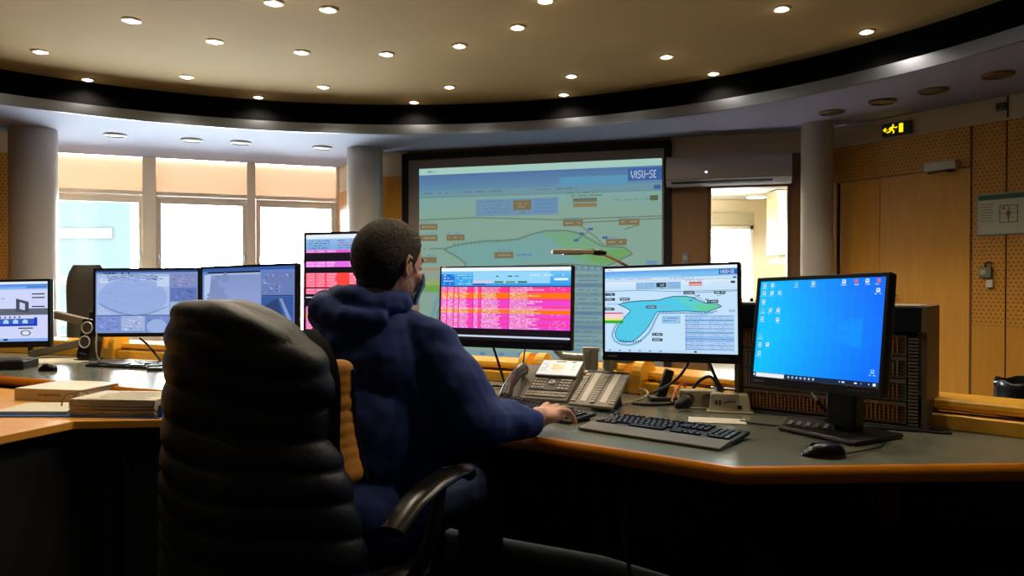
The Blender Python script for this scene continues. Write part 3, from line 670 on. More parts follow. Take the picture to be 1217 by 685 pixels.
def table_screen(s):
    s.rect(0, 0, 1, 1, (10, 10, 20), 0)
    s.rect(0, 0, 1, .05, (240, 246, 250), 1); s.vgrad(0, .05, 1, .27, (120, 200, 245), (40, 150, 235), 5, 1)
    s.rect(0, .09, .11, .27, (30, 120, 220), 2); s.rect(.12, .09, .26, .25, (60, 170, 240), 2)
    for i in range(4): s.dash(.02, .10 + i * .04, .08, .015, (190, 225, 250), 3); s.dash(.13, .10 + i * .04, .12, .012, (190, 225, 250), 3)
    s.rect(.26, .06, .85, .22, (150, 215, 250), 2)
    for x in (.42, .53, .56, .6): s.dash(x, .115, .05, .016, (30, 60, 80), 3)
    for x, c in ((.26, (250, 190, 210)), (.34, (250, 190, 210)), (.43, (90, 130, 90)), (.52, (90, 150, 90)), (.61, (60, 110, 90))): s.rect(x, .19, x + .07, .215, c, 3)
    s.rect(.26, .225, .36, .245, (60, 80, 160), 3); s.rect(.88, .15, .98, .18, (230, 245, 255), 3); s.dash(.7, .1, .25, .02, (200, 235, 255), 3)
    s.rect(0, .255, 1, .27, (30, 60, 120), 2)
    n = 22; y0, y1 = .27, .845; PK = (255, 60, 150); OR = (255, 118, 14); MG = (240, 70, 205)
    rows = [PK, PK, MG and PK, OR, OR, OR, PK, MG, MG, MG, PK, (255, 120, 180), OR, OR, MG, MG, PK, MG, MG, PK, MG, MG]
    for i in range(n):
        y = y0 + (y1 - y0) * i / n; h = (y1 - y0) / n; c = rows[i]
        s.rect(0, y, 1, y + h, c, 1)
        lt = tuple(min(255, int(q * .45 + 150)) for q in c)
        for x, w_ in ((.005, .04), (.055, .045), (.11, .03), (.15, .05 + s.r.uniform(0, .03)), (.27, .03), (.33, .11 + s.r.uniform(0, .05)), (.55, s.r.uniform(.12, .26))):
            s.rect(x, y + h * .12, x + w_, y + h * .86, lt, 2); s.dash(x, y + h * .3, w_, h * .35, tuple(int(q * .75) for q in c), 3, .7)
        if s.r.random() < .4: s.dash(.85, y + h * .3, .12, h * .3, (255, 170, 220), 3, .4)
    for x in (.05, .105, .145, .26, .325, .54): s.rect(x, y0, x + .003, y1, (190, 40, 110), 4)
    s.rect(0, .845, 1, .935, (22, 12, 22), 2); s.rect(0, .94, 1, .965, (200, 214, 235), 2); s.rect(0, .965, 1, 1, (16, 16, 24), 2)
def tall_screen(s):
    s.rect(0, 0, 1, 1, (12, 10, 26), 0); s.rect(0, 0, 1, .035, (230, 240, 250), 1); s.vgrad(0, .035, 1, .13, (150, 190, 235), (120, 170, 225), 4, 1)
    for i in range(4): s.dash(.04, .05 + i * .02, .3, .008, (50, 80, 120), 2); s.dash(.45, .05 + i * .02, .5, .008, (200, 60, 120) if i == 1 else (80, 110, 150), 2)
    y = .13; r = s.r
    seq = [((235, 90, 210), 1), (None, 3), ((235, 110, 230), 2), (None, 2), ((250, 70, 110), 5), (None, .4), ((250, 80, 130), 2), (None, 1), ((220, 230, 250), .3), (None, 3), ((235, 90, 200), 2), ((250, 120, 40), 2), ((235, 80, 170), 4), (None, 2), ((235, 90, 200), 3), (None, 4), ((240, 90, 160), 3)]
    for c, k in seq:
        h = .0245 * k
        if c:
            nn = max(1, int(k))
            for j in range(nn):
                yy = y + h * j / nn; s.rect(0, yy, 1, yy + h / nn, c, 1)
                lt = tuple(min(255, int(q * .5 + 130)) for q in c)
                for x, w_ in ((.01, .12), (.15, .12), (.3, .1 + r.uniform(0, .05)), (.62, r.uniform(.15, .3))): s.rect(x, yy + h / nn * .15, x + w_, yy + h / nn * .85, lt, 2); s.dash(x, yy + h / nn * .35, w_, h / nn * .3, c, 3)
            if k == 5: s.rect(.45, y, .62, y + h, (250, 70, 60), 2)
        y += h
def desktop_screen(s):
    n = 14
    for i in range(n):
        for j in range(8):
            x, y = (i + .5) / n, (j + .5) / 8; d = math.hypot((x - .45) * 1.0, (y - .55) * .8); t = min(1, max(0, (x - .15) * .95 + .25 * abs(y - .5)))
            c0, c1 = (0, 192, 255), (0, 96, 250); c = [a + (b - a) * t for a, b in zip(c0, c1)]
            s.rect(i / n, j / 8, (i + 1) / n, (j + 1) / 8, c, 0)
    s.poly([(.66, .42), (.86, .38), (.86, .66), (.66, .62)], (0, 138, 255), 1)
    for a in ((.665, .43, .755, .515), (.765, .41, .855, .515), (.665, .525, .755, .61), (.765, .525, .855, .64)): s.rect(*a, (0, 146, 255), 2)
    ic = [(.04, .04), (.11, .04), (.32, .035), (.46, .035), (.70, .03), (.79, .03), (.87, .03), (.95, .03), (.04, .12), (.11, .12), (.18, .12), (.04, .21), (.04, .30), (.11, .30), (.18, .30), (.04, .39), (.18, .40), (.04, .57), (.04, .66), (.11, .66), (.04, .75), (.95, .12), (.95, .86)]
    cols = [(200, 230, 250), (235, 240, 240), (120, 200, 240), (220, 230, 200), (240, 240, 240), (230, 90, 90), (230, 240, 250), (220, 100, 90)]
    for i, (x, y) in enumerate(ic):
        c = cols[i % 8] if 3 < i < 8 else cols[i % 5]
        s.rect(x - .012, y - .017, x + .014, y + .02, c, 3); s.rect(x - .006, y - .009, x + .008, y + .006, (90, 150, 210), 4); s.dash(x - .022, y + .03, .044, .009, (190, 225, 250), 3)
    s.rect(0, .955, 1, 1, (10, 34, 70), 3); s.rect(.03, .958, .28, .998, (232, 238, 244), 4); s.rect(.008, .966, .02, .988, (230, 240, 250), 4)
    for i in range(7): s.rect(.31 + i * .034, .968, .325 + i * .034, .988, (170, 200, 225), 4)
    for x in (.70, .72, .74, .80, .83, .86, .93): s.dash(x, .97, .02, .014, (220, 230, 240), 4)
    s.rect(.96, .966, .98, .99, (235, 240, 250), 4)
def cctv_a(s):
    s.rect(0, 0, 1, 1, (120, 150, 205), 0); s.rect(0, 0, 1, .03, (40, 70, 130), 1)
    for x in (.03, .12, .25): s.dash(x, .035, .08, .022, (20, 30, 60), 3)
    s.rect(.01, .06, .72, .72, (168, 188, 230), 1)
    s.blob(.36, .43, .34, .31, (148, 172, 224), 2, 28)
    for k_ in range(3): s.line([(.10 + .52 * t / 12, .12 + k_ * .022 - .05 * sin(pi * t / 12)) for t in range(13)], .004, (80, 100, 150), 3)
    s.line([(.02 + .68 * t / 14, .52 + .20 * sin(pi * t / 14 * .9)) for t in range(15)], .004, (60, 80, 130), 4)
    for i in range(60): x = s.r.uniform(.05, .62); y = s.r.uniform(.16, .68); s.line([(x, y), (x + s.r.uniform(.05, .16), y + s.r.uniform(-.01, .04))], .0018, [(132, 158, 214), (168, 190, 234), (124, 150, 206)][i % 3], 3)
    for i in range(30): x = s.r.uniform(.02, .66); y = s.r.uniform(.06, .16); s.rect(x, y, x + s.r.uniform(.01, .05), y + .012, [(190, 206, 240), (90, 112, 164)][i % 2], 4)
    s.rect(.04, .12, .12, .2, (196, 212, 240), 3); s.rect(.60, .10, .72, .26, (190, 210, 240), 3)
    for (a, b, c, d, e) in ((.73, .05, .99, .27, (130, 140, 190)), (.73, .28, .99, .50, (96, 116, 180)), (.73, .51, .99, .72, (150, 180, 215)), (.01, .73, .24, .97, (120, 140, 205)), (.25, .73, .48, .97, (160, 178, 220)), (.49, .73, .72, .97, (110, 138, 200)), (.73, .73, .99, .97, (96, 124, 190))):
        s.rect(a, b, c, d, e, 2)
        for i in range(34):
            x = s.r.uniform(a, c - .05); y = s.r.uniform(b, d - .03); l = s.r.uniform(-40, 44); s.poly([(x, y), (x + s.r.uniform(.02, .05), y + s.r.uniform(0, .02)), (x + .03, y + .03)], tuple(max(0, min(255, q + l)) for q in e), 3 + i % 3)
    s.blob(.60, .90, .10, .12, (150, 176, 224), 6, 16)
    s.rect(.01, .715, .99, .727, (50, 76, 130), 3)
def cctv_b(s):
    s.rect(0, 0, 1, 1, (96, 130, 200), 0); s.rect(0, 0, 1, .05, (50, 90, 160), 1); s.rect(.06, .055, .64, .085, (16, 26, 56), 2); s.rect(.06, .085, .64, .11, (170, 190, 230), 2)
    s.vgrad(.02, .10, .65, .95, (132, 148, 200), (150, 166, 214), 10, 1)
    s.poly([(.02, .10), (.10, .10), (.05, .95), (.02, .95)], (180, 196, 232), 2)
    for i in range(16):
        x, y = s.r.uniform(.10, .30), s.r.uniform(.15, .6); s.blob(x, y, s.r.uniform(.02, .06), s.r.uniform(.03, .09), (126 + s.r.randint(-8, 8), 142, 190), 3 + i % 3, 9, .3)
    for i in range(9): x, y = s.r.uniform(.35, .55), s.r.uniform(.6, .74); s.rect(x, y, x + .05, y + .012, (176, 190, 230), 6)
    s.rect(.655, .09, .985, .44, (104, 124, 180), 2); s.rect(.655, .47, .985, .86, (52, 88, 156), 2); s.rect(.655, .45, .985, .465, (20, 40, 90), 3)
    for i in range(26):
        x, y = s.r.uniform(.66, .93), s.r.uniform(.10, .40); s.poly([(x, y), (x + s.r.uniform(.01, .05), y + s.r.uniform(0, .04)), (x + .02, y + .04)], [(150, 160, 210), (70, 96, 160), (170, 180, 220)][i % 3], 3 + i % 2)
    s.poly([(.84, .5), (.87, .5), (.97, .84), (.93, .84)], (130, 150, 190), 3); s.poly([(.7, .6), (.82, .5), (.9, .84), (.7, .84)], (40, 64, 116), 3)
    for i in range(8): x = .66 + i * .016; s.poly([(x, .86), (x + .012, .72 + (i % 3) * .03), (x + .02, .86)], (205, 215, 240), 4)
    s.rect(.655, .87, .985, .97, (110, 160, 210), 3)
def plant_screen(s):
    s.rect(0, 0, 1, 1, (206, 214, 250), 0); s.rect(0, 0, 1, .04, (225, 238, 252), 1); s.vgrad(0, .04, 1, .13, (70, 130, 225), (150, 190, 245), 4, 1)
    s.rect(.8, .07, .99, .11, (80, 130, 210), 2); s.dash(.45, .27, .14, .02, (130, 150, 220), 2)
    s.rect(0, .45, 1, .56, (92, 100, 116), 2); s.poly([(.70, .28), (.82, .34), (.82, .52), (.70, .50)], (70, 76, 92), 3); s.poly([(.735, .34), (.785, .37), (.785, .48), (.735, .46)], (200, 206, 240), 4)
    for y in (.20, .26, .41): s.rect(.85, y, .97, y + .02, (40, 50, 70), 3)
    for i in range(16): s.rect(.05 + i * .045, .58, .065 + i * .045, .61, (90, 50, 90), 3)
    s.rect(.1, .62, .9, .74, (60, 90, 190), 2)
    for i in range(8): s.poly([(.13 + i * .09, .70), (.13 + i * .09, .655), (.155 + i * .09, .63), (.18 + i * .09, .655), (.18 + i * .09, .70)], (170, 220, 245), 3)
    s.rect(0, .71, .9, .745, (20, 60, 190), 4); s.rect(.87, .60, .9, .745, (20, 60, 190), 4); s.rect(.30, .78, .55, .86, (120, 205, 190), 2)
    for i in range(3): s.rect(.42, .785 + i * .02, .54, .798 + i * .02, (30, 120, 80), 3)
    for i in range(4): s.dash(.05, .79 + i * .025, .3, .012, (80, 140, 160), 3); 
    s.rect(.15, .87, .55, .90, (230, 225, 150), 2); s.rect(.72, .77, .86, .79, (40, 60, 80), 3); s.blob(.79, .86, .05, .05, (90, 110, 130), 3, 12); s.blob(.79, .86, .035, .035, (225, 230, 245), 4, 12)
    s.rect(0, .95, 1, 1, (130, 170, 235), 2); s.rect(.58, .955, .62, .985, (20, 30, 60), 3)

m_scr = screen_mat('screen_glow', 1.0)
m_bez = pm('monitor_black', (12, 12, 15), .35)
m_silver = pm('satin_aluminium', (178, 172, 158), .32, .55)
def monitor(name, lb, Lc, Rc, H, draw, rnd, chin=.03, bez=.012, tilt=4, back=.09, stand=None, base_off=.12, Y=None, boxy=0, lat=0, nlk=.0):
    if Y: Pl, Pr = PY(Lc[0], (Lc[1] + Lc[2]) / 2, Y[0]), PY(Rc[0], (Rc[1] + Rc[2]) / 2, Y[1])
    else: Pl, Pr = PY(Lc[0], (Lc[1] + Lc[2]) / 2, F * H / (Lc[2] - Lc[1])), PY(Rc[0], (Rc[1] + Rc[2]) / 2, F * H / (Rc[2] - Rc[1]))
    C = (Pl + Pr) / 2; d = Pr - Pl; a = math.atan2(d.y, d.x); w = math.hypot(d.x, d.y); nb = Vector((-sin(a), cos(a), 0))
    t = thing(name, lb, 'monitor', (C.x + nb.x * base_off, C.y + nb.y * base_off, ZT), a)
    roll = math.atan2(Pr.z - Pl.z, w)
    M = Matrix.Translation((0, -base_off, C.z - ZT)) @ Matrix.Rotation(-roll, 4, 'Y') @ Matrix.Rotation(R(-tilt), 4, 'X')
    q = MB(); q.bx(-w / 2, w / 2, .004, .03, -H / 2, H / 2); q.bx(-w * .32, w * .32, .03, .03 + .025 + boxy, -H * .36, H * .3); q.build('housing', m_bez, t, M, bevel=.006)
    q = MB(); b = bez
    q.bx(-w / 2, -w / 2 + b, -.004, .006, -H / 2, H / 2); q.bx(w / 2 - b, w / 2, -.004, .006, -H / 2, H / 2); q.bx(-w / 2 + b, w / 2 - b, -.004, .006, H / 2 - b, H / 2); q.bx(-w / 2 + b, w / 2 - b, -.004, .006, -H / 2, -H / 2 + chin)
    q.build('bezel', m_bez, t, M, bevel=.0015)
    if chin > .02:
        q = MB(); q.bx(-w / 2 + .02, -w / 2 + .06, -.0046, -.004, -H / 2 + chin * .42, -H / 2 + chin * .6)
        for i in range(5): q.bx(w / 2 - .10 + i * .014, w / 2 - .094 + i * .014, -.0046, -.004, -H / 2 + chin * .45, -H / 2 + chin * .55)
        q.build('buttons', pm('bezel_marks', (96, 96, 104), .4), t, M)
    s = Scr(w - 2 * b, H - b - chin, rnd=rnd); draw(s)
    s.mb.build('display', m_scr, t, M @ Matrix.Translation((0, 0, (chin - b) / 2)))
    zc = C.z - ZT
    if stand == 'base':
        MB().bx(-.05 + lat, .05 + lat, -.015, .03, .012, zc + .03).build('stand_column', m_bez, t, bevel=.008)
        q = MB(); q.box((lat, -.02, .008), (.27, .22, .014)); q.build('stand_base', m_bez, t, bevel=.01)
        MB().bx(-.06 + lat, .06 + lat, -base_off + .05, .03, zc - .05, zc + .05).build('mount', m_bez, t, bevel=.004)
    else:
        MB().bx(-.06, .06, -base_off + .05, -.01, zc - .06, zc + .06).build('mount', m_silver, t, bevel=.004)
    t['w'] = w; return t, C, a
def arm(name, lb, post, seat, C, a, zpost, off=.12, coarse=.03, zoff=0):
    """silver post on the desk with a jointed arm to the back of a monitor"""
    t = thing(name, lb, 'monitor stand', (post[0], post[1], ZT))
    nb = Vector((-sin(a), cos(a), 0)); e = Vector((C.x, C.y, C.z + zoff)) + nb * (off - .01); e = e - Vector((post[0], post[1], ZT))
    MB().lathe([(.045, 0.001), (.045, .015), (.02, .02), (.02, zpost), (.0, zpost)], n=24).build('post', m_silver, t, smooth=True)
    k = Vector((seat[0] - post[0], seat[1] - post[1], zpost - .03))
    q = MB(); q.limb([Vector((0, 0, zpost - .03)), k], [coarse, coarse * .8]); q.build('lower_arm', m_silver, t, smooth=True)
    q = MB(); q.limb([k, e], [coarse * .8, coarse * .7]); q.build('upper_arm', m_silver, t, smooth=True)
    return t

M1, C1, a1 = monitor('monitor', 'leftmost monitor with a white and blue plant diagram, cut by the photo edge', (-72, 334, 415), (60, 332, 412), .335, plant_screen, 1, Y=(3.72, 3.72), tilt=2)
M2, C2, a2 = monitor('monitor', 'monitor left of the chair showing a bluish camera view of a round basin', (111, 319, 401), (238, 318, 400), .345, cctv_a, 2, Y=(3.80, 3.80), chin=.02, tilt=2, stand='base', lat=.13)
M3, C3, a3 = monitor('monitor', 'monitor behind the draped jacket showing a foggy bluish camera view', (238.5, 317, 397), (353, 314, 397), .335, cctv_b, 3, Y=(3.78, 3.50), chin=.02, tilt=2, stand='base')
M4, C4, a4 = monitor('monitor', 'tall upright monitor with pink and black table rows behind the head of the man', (361, 278, 420), (451, 274.5, 424), .56, tall_screen, 4, Y=(3.48, 3.35), chin=.014, bez=.012, tilt=1, stand='base')
M5, C5, a5 = monitor('monitor', 'wide monitor with pink and orange table rows right of the head of the man', (522.5, 317, 411), (680, 315, 417.5), .33, table_screen, 5, chin=.032, bez=.006, tilt=3)
M6, C6, a6 = monitor('monitor', 'monitor with a turquoise lake map and red, yellow and green bands', (716.5, 317, 428), (880, 311, 433), .345, lambda s: map_screen(s, BR), 6, chin=.032, bez=.009, tilt=3)
M7, C7, a7 = monitor('monitor', 'rightmost monitor with a bright blue desktop and small icons', (896, 326.5, 460), (1054, 322, 474), .335, desktop_screen, 7, Y=(2.38, 1.99), chin=.026, bez=.012, tilt=9, stand='base', base_off=.13, boxy=.02)
# projection screen on the back wall
t = on_wall('projection_screen', 'large black framed projection screen showing a pale teal lake map', 'projection screen', LB, aB, 2.955, 1.41)
wS, hS = 2.96, 2.38
q = MB(); q.bx(-wS / 2, wS / 2, .012, .05, hS / 2 - .075, hS / 2 + 0); q.bx(-wS / 2, wS / 2, .012, .05, -hS / 2, -hS / 2 + .075); q.bx(-wS / 2, -wS / 2 + .075, .012, .05, -hS / 2, hS / 2); q.bx(wS / 2 - .075, wS / 2, .012, .05, -hS / 2, hS / 2)
q.build('frame', pm('black_velvet_frame', (7, 7, 10), .8), t, bevel=.004)
MB().bx(-wS / 2 + .07, wS / 2 - .07, .012, .03, -hS / 2 + .07, hS / 2 - .07).build('canvas', pm('projection_canvas', (150, 140, 134), .8), t)
s = Scr(wS - .30, hS - .31, lay=.0008, rnd=11); map_screen(s, PJ)
s.mb.build('projected_picture', screen_mat('projector_glow', 1.0), t, Matrix.Translation((-.055, .0305, -.02)) @ Matrix.Rotation(pi, 4, 'Z'))
# arms
def desk_at(C, a, back): nb = Vector((-sin(a), cos(a), 0)); return (C.x + nb.x * back, C.y + nb.y * back)
pm_ = PZ(712, 467, ZT); post = (pm_.x, pm_.y)
t = thing('jointed_stand', 'silver twin clamp pillar with jointed arms between the pink table and lake map monitors', 'monitor stand', (post[0], post[1], ZT))
MB().lathe([(.05, 0.001), (.05, .012), (.018, .018), (.018, .06)], n=24).build('post', m_bez, t, smooth=True)
MB().box((0, 0, .070), (.11, .06, .05), .1).build('clamp_block', m_silver, t, bevel=.008)
MB().lathe([(.028, .095), (.031, .10), (.031, .165), (.035, .17), (.035, .185), (.0, .185)], c=(-.035, -.01, 0), n=24).build('joint', m_silver, t, smooth=True)
MB().lathe([(.026, .095), (.03, .10), (.03, .145), (.035, .15), (.035, .175), (.0, .175)], c=(.045, 0, 0), n=24).build('joint', m_silver, t, smooth=True)
for (C_, a_, x0) in ((C5, a5, -.035), (C6, a6, .045)):
    nb = Vector((-sin(a_), cos(a_), 0)); e = C_ + nb * .10 - Vector((post[0], post[1], ZT)); st = Vector((x0, 0, .14)); k = Vector((x0 + (e.x - x0) * .35, e.y * .4 + .05, .14))
    MB().tube([st, k], .016).build('lower_arm', m_silver, t, smooth=True); MB().tube([k, e], .014).build('upper_arm', m_silver, t, smooth=True)
pq = PZ(100, 428, ZT)
t = thing('jointed_stand', 'brown grey folding arm holding the leftmost monitor beside the speaker', 'monitor stand', (pq.x - .02, pq.y + .12, ZT))
MB().lathe([(.045, 0.001), (.045, .012), (.016, .018), (.016, .27), (0, .27)], n=24).build('post', m_bez, t, smooth=True)
m_armb = pm('arm_beige', (128, 116, 98), .4, .3)
e = C1 + Vector((.0, .10, 0)) - t.location
for z0, z1, nm in ((.20, .29, 'upper_arm'), (.10, .02, 'lower_arm')):
    q = MB(); p = Vector((0, 0, z0)); k = Vector((-.36, -.0, z1)); d_ = k - p; L_ = d_.length; ang = math.atan2(d_.z, -d_.x)
    q.box((p + k) / 2, (L_, .05, .045), M=Matrix.Rotation(ang, 3, 'Y')); q.build(nm, m_armb, t, bevel=.008)
MB().tube([(-.36, 0, .29), (-.36, 0, .02)], .015).build('link', m_bez, t, smooth=True); MB().tube([(-.36, 0, .16), (e.x, e.y, e.z)], .018).build('head', m_bez, t, smooth=True)
# ---------------------------------------------------------------- things on the desk
m_key = pm('key_black', (20, 20, 26), .35); m_kb = pm('keyboard_black', (10, 10, 13), .45); m_leg = pm('key_legend', (120, 122, 130), .5)
def keyrows():
    X = 0; rows = []
    def blk(y, xs, ws=None, h=.0165): 
        for i, x in enumerate(xs): rows.append((x, y, (ws[i] if ws else .0165), h))
    p = .019
    blk(.062, [0] + [p * (2 + i + .5 * (i // 4)) for i in range(12)]); blk(.062, [p * (15.4 + i) for i in range(3)])
    blk(.036, [p * i for i in range(13)] + [p * 13.5], [.0165] * 13 + [.036]); blk(.036, [p * (15.4 + i) for i in range(3)] + [p * (19 + i) for i in range(4)])
    blk(.017, [p * .25] + [p * (1.5 + i) for i in range(12)] + [p * 13.7], [.026] + [.0165] * 12 + [.030]); blk(.017, [p * (15.4 + i) for i in range(3)] + [p * (19 + i) for i in range(3)])
    blk(-.002, [p * .35] + [p * (1.75 + i) for i in range(12)], [.030] + [.0165] * 12); blk(-.002, [p * (19 + i) for i in range(3)])
    blk(-.021, [p * .1] + [p * (1.25 + i) for i in range(11)] + [p * 13.1], [.022] + [.0165] * 11 + [.048]); blk(-.021, [p * 16.4] + [p * (19 + i) for i in range(3)])
    blk(-.040, [p * .1, p * 1.4, p * 2.65, p * 6.2, p * 9.85, p * 11.1, p * 13.4], [.022, .02, .02, .112, .02, .02, .036]); blk(-.040, [p * (15.4 + i) for i in range(3)] + [p * 19.5, p * 21], [.0165] * 3 + [.034, .0165])
    rows.append((p * 22, .0075, .0165, .036)); rows.append((p * 22, -.030, .0165, .036))
    return rows
def keyboard(lb, c, a, rest=0, single=True, cap=m_key, scale=1):
    t = thing('keyboard', lb, 'keyboard', (c[0], c[1], ZT + .001), a); Wk, x0 = .455, -.213
    Mt = Matrix.Rotation(R(4), 4, 'X')
    q = MB(); q.bx(-Wk / 2, Wk / 2, -.058, .078, .004, .016); q.build('case', m_kb, t, Mt, bevel=.004)
    if rest:
        q = MB(); q.grid([[Vector((x, -.058, .002)), Vector((x, -.135, .001)), Vector((x, -.135, .008)), Vector((x, -.06, .017))] for x in (-Wk / 2, Wk / 2)], closed=True); q.add([(Wk / 2, -.058, .002), (Wk / 2, -.135, .001), (Wk / 2, -.135, .008), (Wk / 2, -.06, .017)], [(0, 1, 2, 3)]); q.add([(-Wk / 2, -.058, .002), (-Wk / 2, -.135, .001), (-Wk / 2, -.135, .008), (-Wk / 2, -.06, .017)], [(3, 2, 1, 0)])
        q.build('wrist_rest', pm('grey_wrist_rest', (92, 90, 78), .5), t, bevel=.002)
    for sx in (-.19, .19): MB().bx(sx - .015, sx + .015, .055, .07, -.0, .012).build('foot', m_kb, t)
    ks = keyrows(); meshes = {}
    if single:
        for (x, y, w_, h_) in ks:
            key = (round(w_, 4), round(h_, 4))
            if key not in meshes:
                q = MB(); q.add([(-w_ / 2, -h_ / 2, 0), (w_ / 2, -h_ / 2, 0), (w_ / 2, h_ / 2, 0), (-w_ / 2, h_ / 2, 0), (-w_ / 2 + .002, -h_ / 2 + .0022, .007), (w_ / 2 - .002, -h_ / 2 + .0022, .007), (w_ / 2 - .002, h_ / 2 - .001, .007), (-w_ / 2 + .002, h_ / 2 - .001, .007)], [(3, 2, 1, 0), (4, 5, 6, 7), (0, 1, 5, 4), (1, 2, 6, 5), (2, 3, 7, 6), (3, 0, 4, 7)])
                if w_ < .03 and h_ < .03: q.add([(-.003, -.002, .0073), (.002, -.002, .0073), (.002, .003, .0073), (-.003, .003, .0073)], [(0, 1, 2, 3)])
                o = q.build('key', cap, None); o.data.materials.append(m_leg)
                if w_ < .03 and h_ < .03: o.data.polygons[-1].material_index = 1
                meshes[key] = o.data; bpy.data.objects.remove(o)
            o = bpy.data.objects.new('key', meshes[key]); COL.objects.link(o); o.parent = t
            o.matrix_local = Mt @ Matrix.Translation((x0 + x + (w_ - .0165) / 2 + .0, y + .003, .015))
    else:
        q = MB()
        for (x, y, w_, h_) in ks: q.bx(x0 + x, x0 + x + w_, y - h_ / 2, y + h_ / 2, .015, .022)
        q.build('keys', cap, t, Mt)
    return t
k1, k2 = PZ(688, 512, ZT), PZ(853, 537, ZT)
def kb_from(pl, pr, rest):   # front edge corners -> centre and heading
    a = math.atan2(pr.y - pl.y, pr.x - pl.x); m = (pl + pr) / 2; nb = Vector((-sin(a), cos(a), 0)); return m + nb * (.137 if rest else .06), a
c, a = kb_from(k1, k2, 1); KB1 = keyboard('black keyboard with a grey wrist rest nearest the camera on the right desk', (c.x, c.y), a, 1)
k1, k2 = PZ(556, 482, ZT), PZ(688, 508, ZT)
c, a = kb_from(k1, k2, 0); KB2 = keyboard('black keyboard under the hand of the seated man', (c.x, c.y), a)
k1, k2 = PZ(92, 436, ZT), PZ(196, 440, ZT)
c, a = kb_from(k1, k2, 0); KB3 = keyboard('black keyboard on the left desk in front of the round basin monitor', (c.x, c.y), a, single=False)

def mouse(lb, p, a):
    t = thing('mouse', lb, 'computer mouse', (p.x, p.y, ZT + .0005), a)
    rows = []
    n_ = 20
    for k in range(9):
        h = k / 8; z = .038 * sin(h * pi / 2); s = cos(h * pi / 2) ** .7 if h < 1 else .001
        rows.append([Vector((.032 * s * cos(2 * pi * i / n_) * (1 + .08 * sin(2 * pi * i / n_)), .056 * s * sin(2 * pi * i / n_) - .008 * h, z * (1 - .25 * max(0, sin(2 * pi * i / n_)) * s))) for i in range(n_)])
    q = MB(); q.grid(rows, closed=True); q.add(rows[0], [tuple(range(n_))[::-1]]); q.build('shell', pm('mouse_black', (16, 16, 20), .22), t, smooth='all')
    MB().cyl((-.004, .024, .027), (.004, .024, .027), .009).build('wheel', pm('wheel_grey', (70, 70, 76), .5), t, smooth=True)
    return t
mouse('black mouse lying on the left desk in front of the white papers', PZ(57, 441, ZT), R(70))
mouse('black mouse with shiny top in front of the blue desktop monitor', PZ(978, 543, ZT), R(75))
# mouse cable
def cable(name, lb, pts, r, mat, cat='cable', sm=2):
    t = thing(name, lb, cat, pts[0]); b = Vector(pts[0]); MB().tube([Vector(p) - b for p in pts], r, 8, sm).build('cord', mat, t, smooth=True); return t
m_cb = pm('cable_black', (10, 10, 11), .5); m_cw = pm('cable_white', (170, 165, 145), .5)
def D(u, v, dz=.004): return PZ(u, v, ZT + dz)
cable('mouse_cable', 'thin black mouse cable looping over the desk to the monitor foot', [D(1003, 540, .01), D(1030, 535), D(1052, 530), D(1045, 520), D(1010, 512), D(1000, 506)], .0025, m_cb)
cable('power_cable', 'black cable loop lying beside the right end of the rack', [D(1020, 508), D(1060, 510), D(1100, 513), D(1133, 516), D(1125, 512), D(1090, 509), D(1075, 506)], .004, m_cb)
cable('desk_cable', 'black cable running across the desk from socket box to monitor foot', [D(880, 500), D(905, 505), D(950, 508), D(1005, 510), D(1050, 508)], .003, m_cb)
cable('loop_cable', 'thick black cable loops in front of the cable saddle and socket box', [D(752, 480), D(775, 482), D(800, 480), D(818, 472, .02), PY(828, 455, 2.75), PY(842, 446, 2.75), PY(850, 452, 2.75), D(858, 472, .02)], .006, m_cb)
cable('monitor_lead', 'black lead arcing down from the lake map monitor', [PY(818, 432, 2.62), PY(808, 448, 2.66), PY(795, 458, 2.7), D(775, 468, .01)], .005, m_cb)
cable('monitor_lead', 'black lead dropping steeply from the lake map monitor to the right socket box', [PY(843, 432, 2.62), PY(850, 448, 2.66), PY(857, 462, 2.68), D(862, 480, .03)], .006, m_cb)
cable('monitor_lead', 'black lead hanging from the pink table monitor onto the desk', [PY(586, 412, 3.12), PY(592, 430, 3.12), PY(598, 450, 3.12), D(600, 458)], .005, m_cb)
cable('monitor_lead', 'thin black lead behind the handset under the pink table monitor', [PY(624, 415, 3.15), PY(622, 430, 3.15), D(620, 447)], .003, m_cb)
cable('handset_cord', 'dark cord curling left of the telephone handset', [D(603, 461), D(590, 458, .01), D(572, 462), D(566, 470), D(580, 474), D(600, 470)], .005, m_cb)
cable('white_cable', 'pale cable looping beside the telephone extension module', [D(722, 484), D(745, 480), D(766, 474, .02), D(772, 465, .03), D(755, 461, .02), D(742, 466)], .004, m_cw)
cable('blue_monitor_lead', 'black lead dropping from the back of the blue desktop monitor', [PY(965, 468, 2.3), PY(975, 482, 2.25), D(992, 500)], .005, m_cb)
# unplugged black adapter standing behind the loops
t = thing('power_adapter', 'black power adapter leaning upright under the lake map monitor', 'power adapter', D(790, 476, 0)); MB().box((.0, 0, .06), (.035, .03, .12), M=Matrix.Rotation(R(18), 3, 'Y')).build('body', m_cb, t, bevel=.006)
MB().box((0, .0, .008), (.12, .07, .016)).build('foot', pm('adapter_grey', (60, 58, 54), .5), t, bevel=.004)
# orange cable tangle
cable('orange_wire', 'thin orange and brown wire tangle behind the black cable loops', [D(798, 478, .02), PY(803, 462, 2.9), PY(812, 455, 2.9), PY(816, 466, 2.9), PY(806, 470, 2.9), PY(800, 458, 2.9), D(808, 478)], .004, pm('orange_insulation', (190, 104, 30), .5))

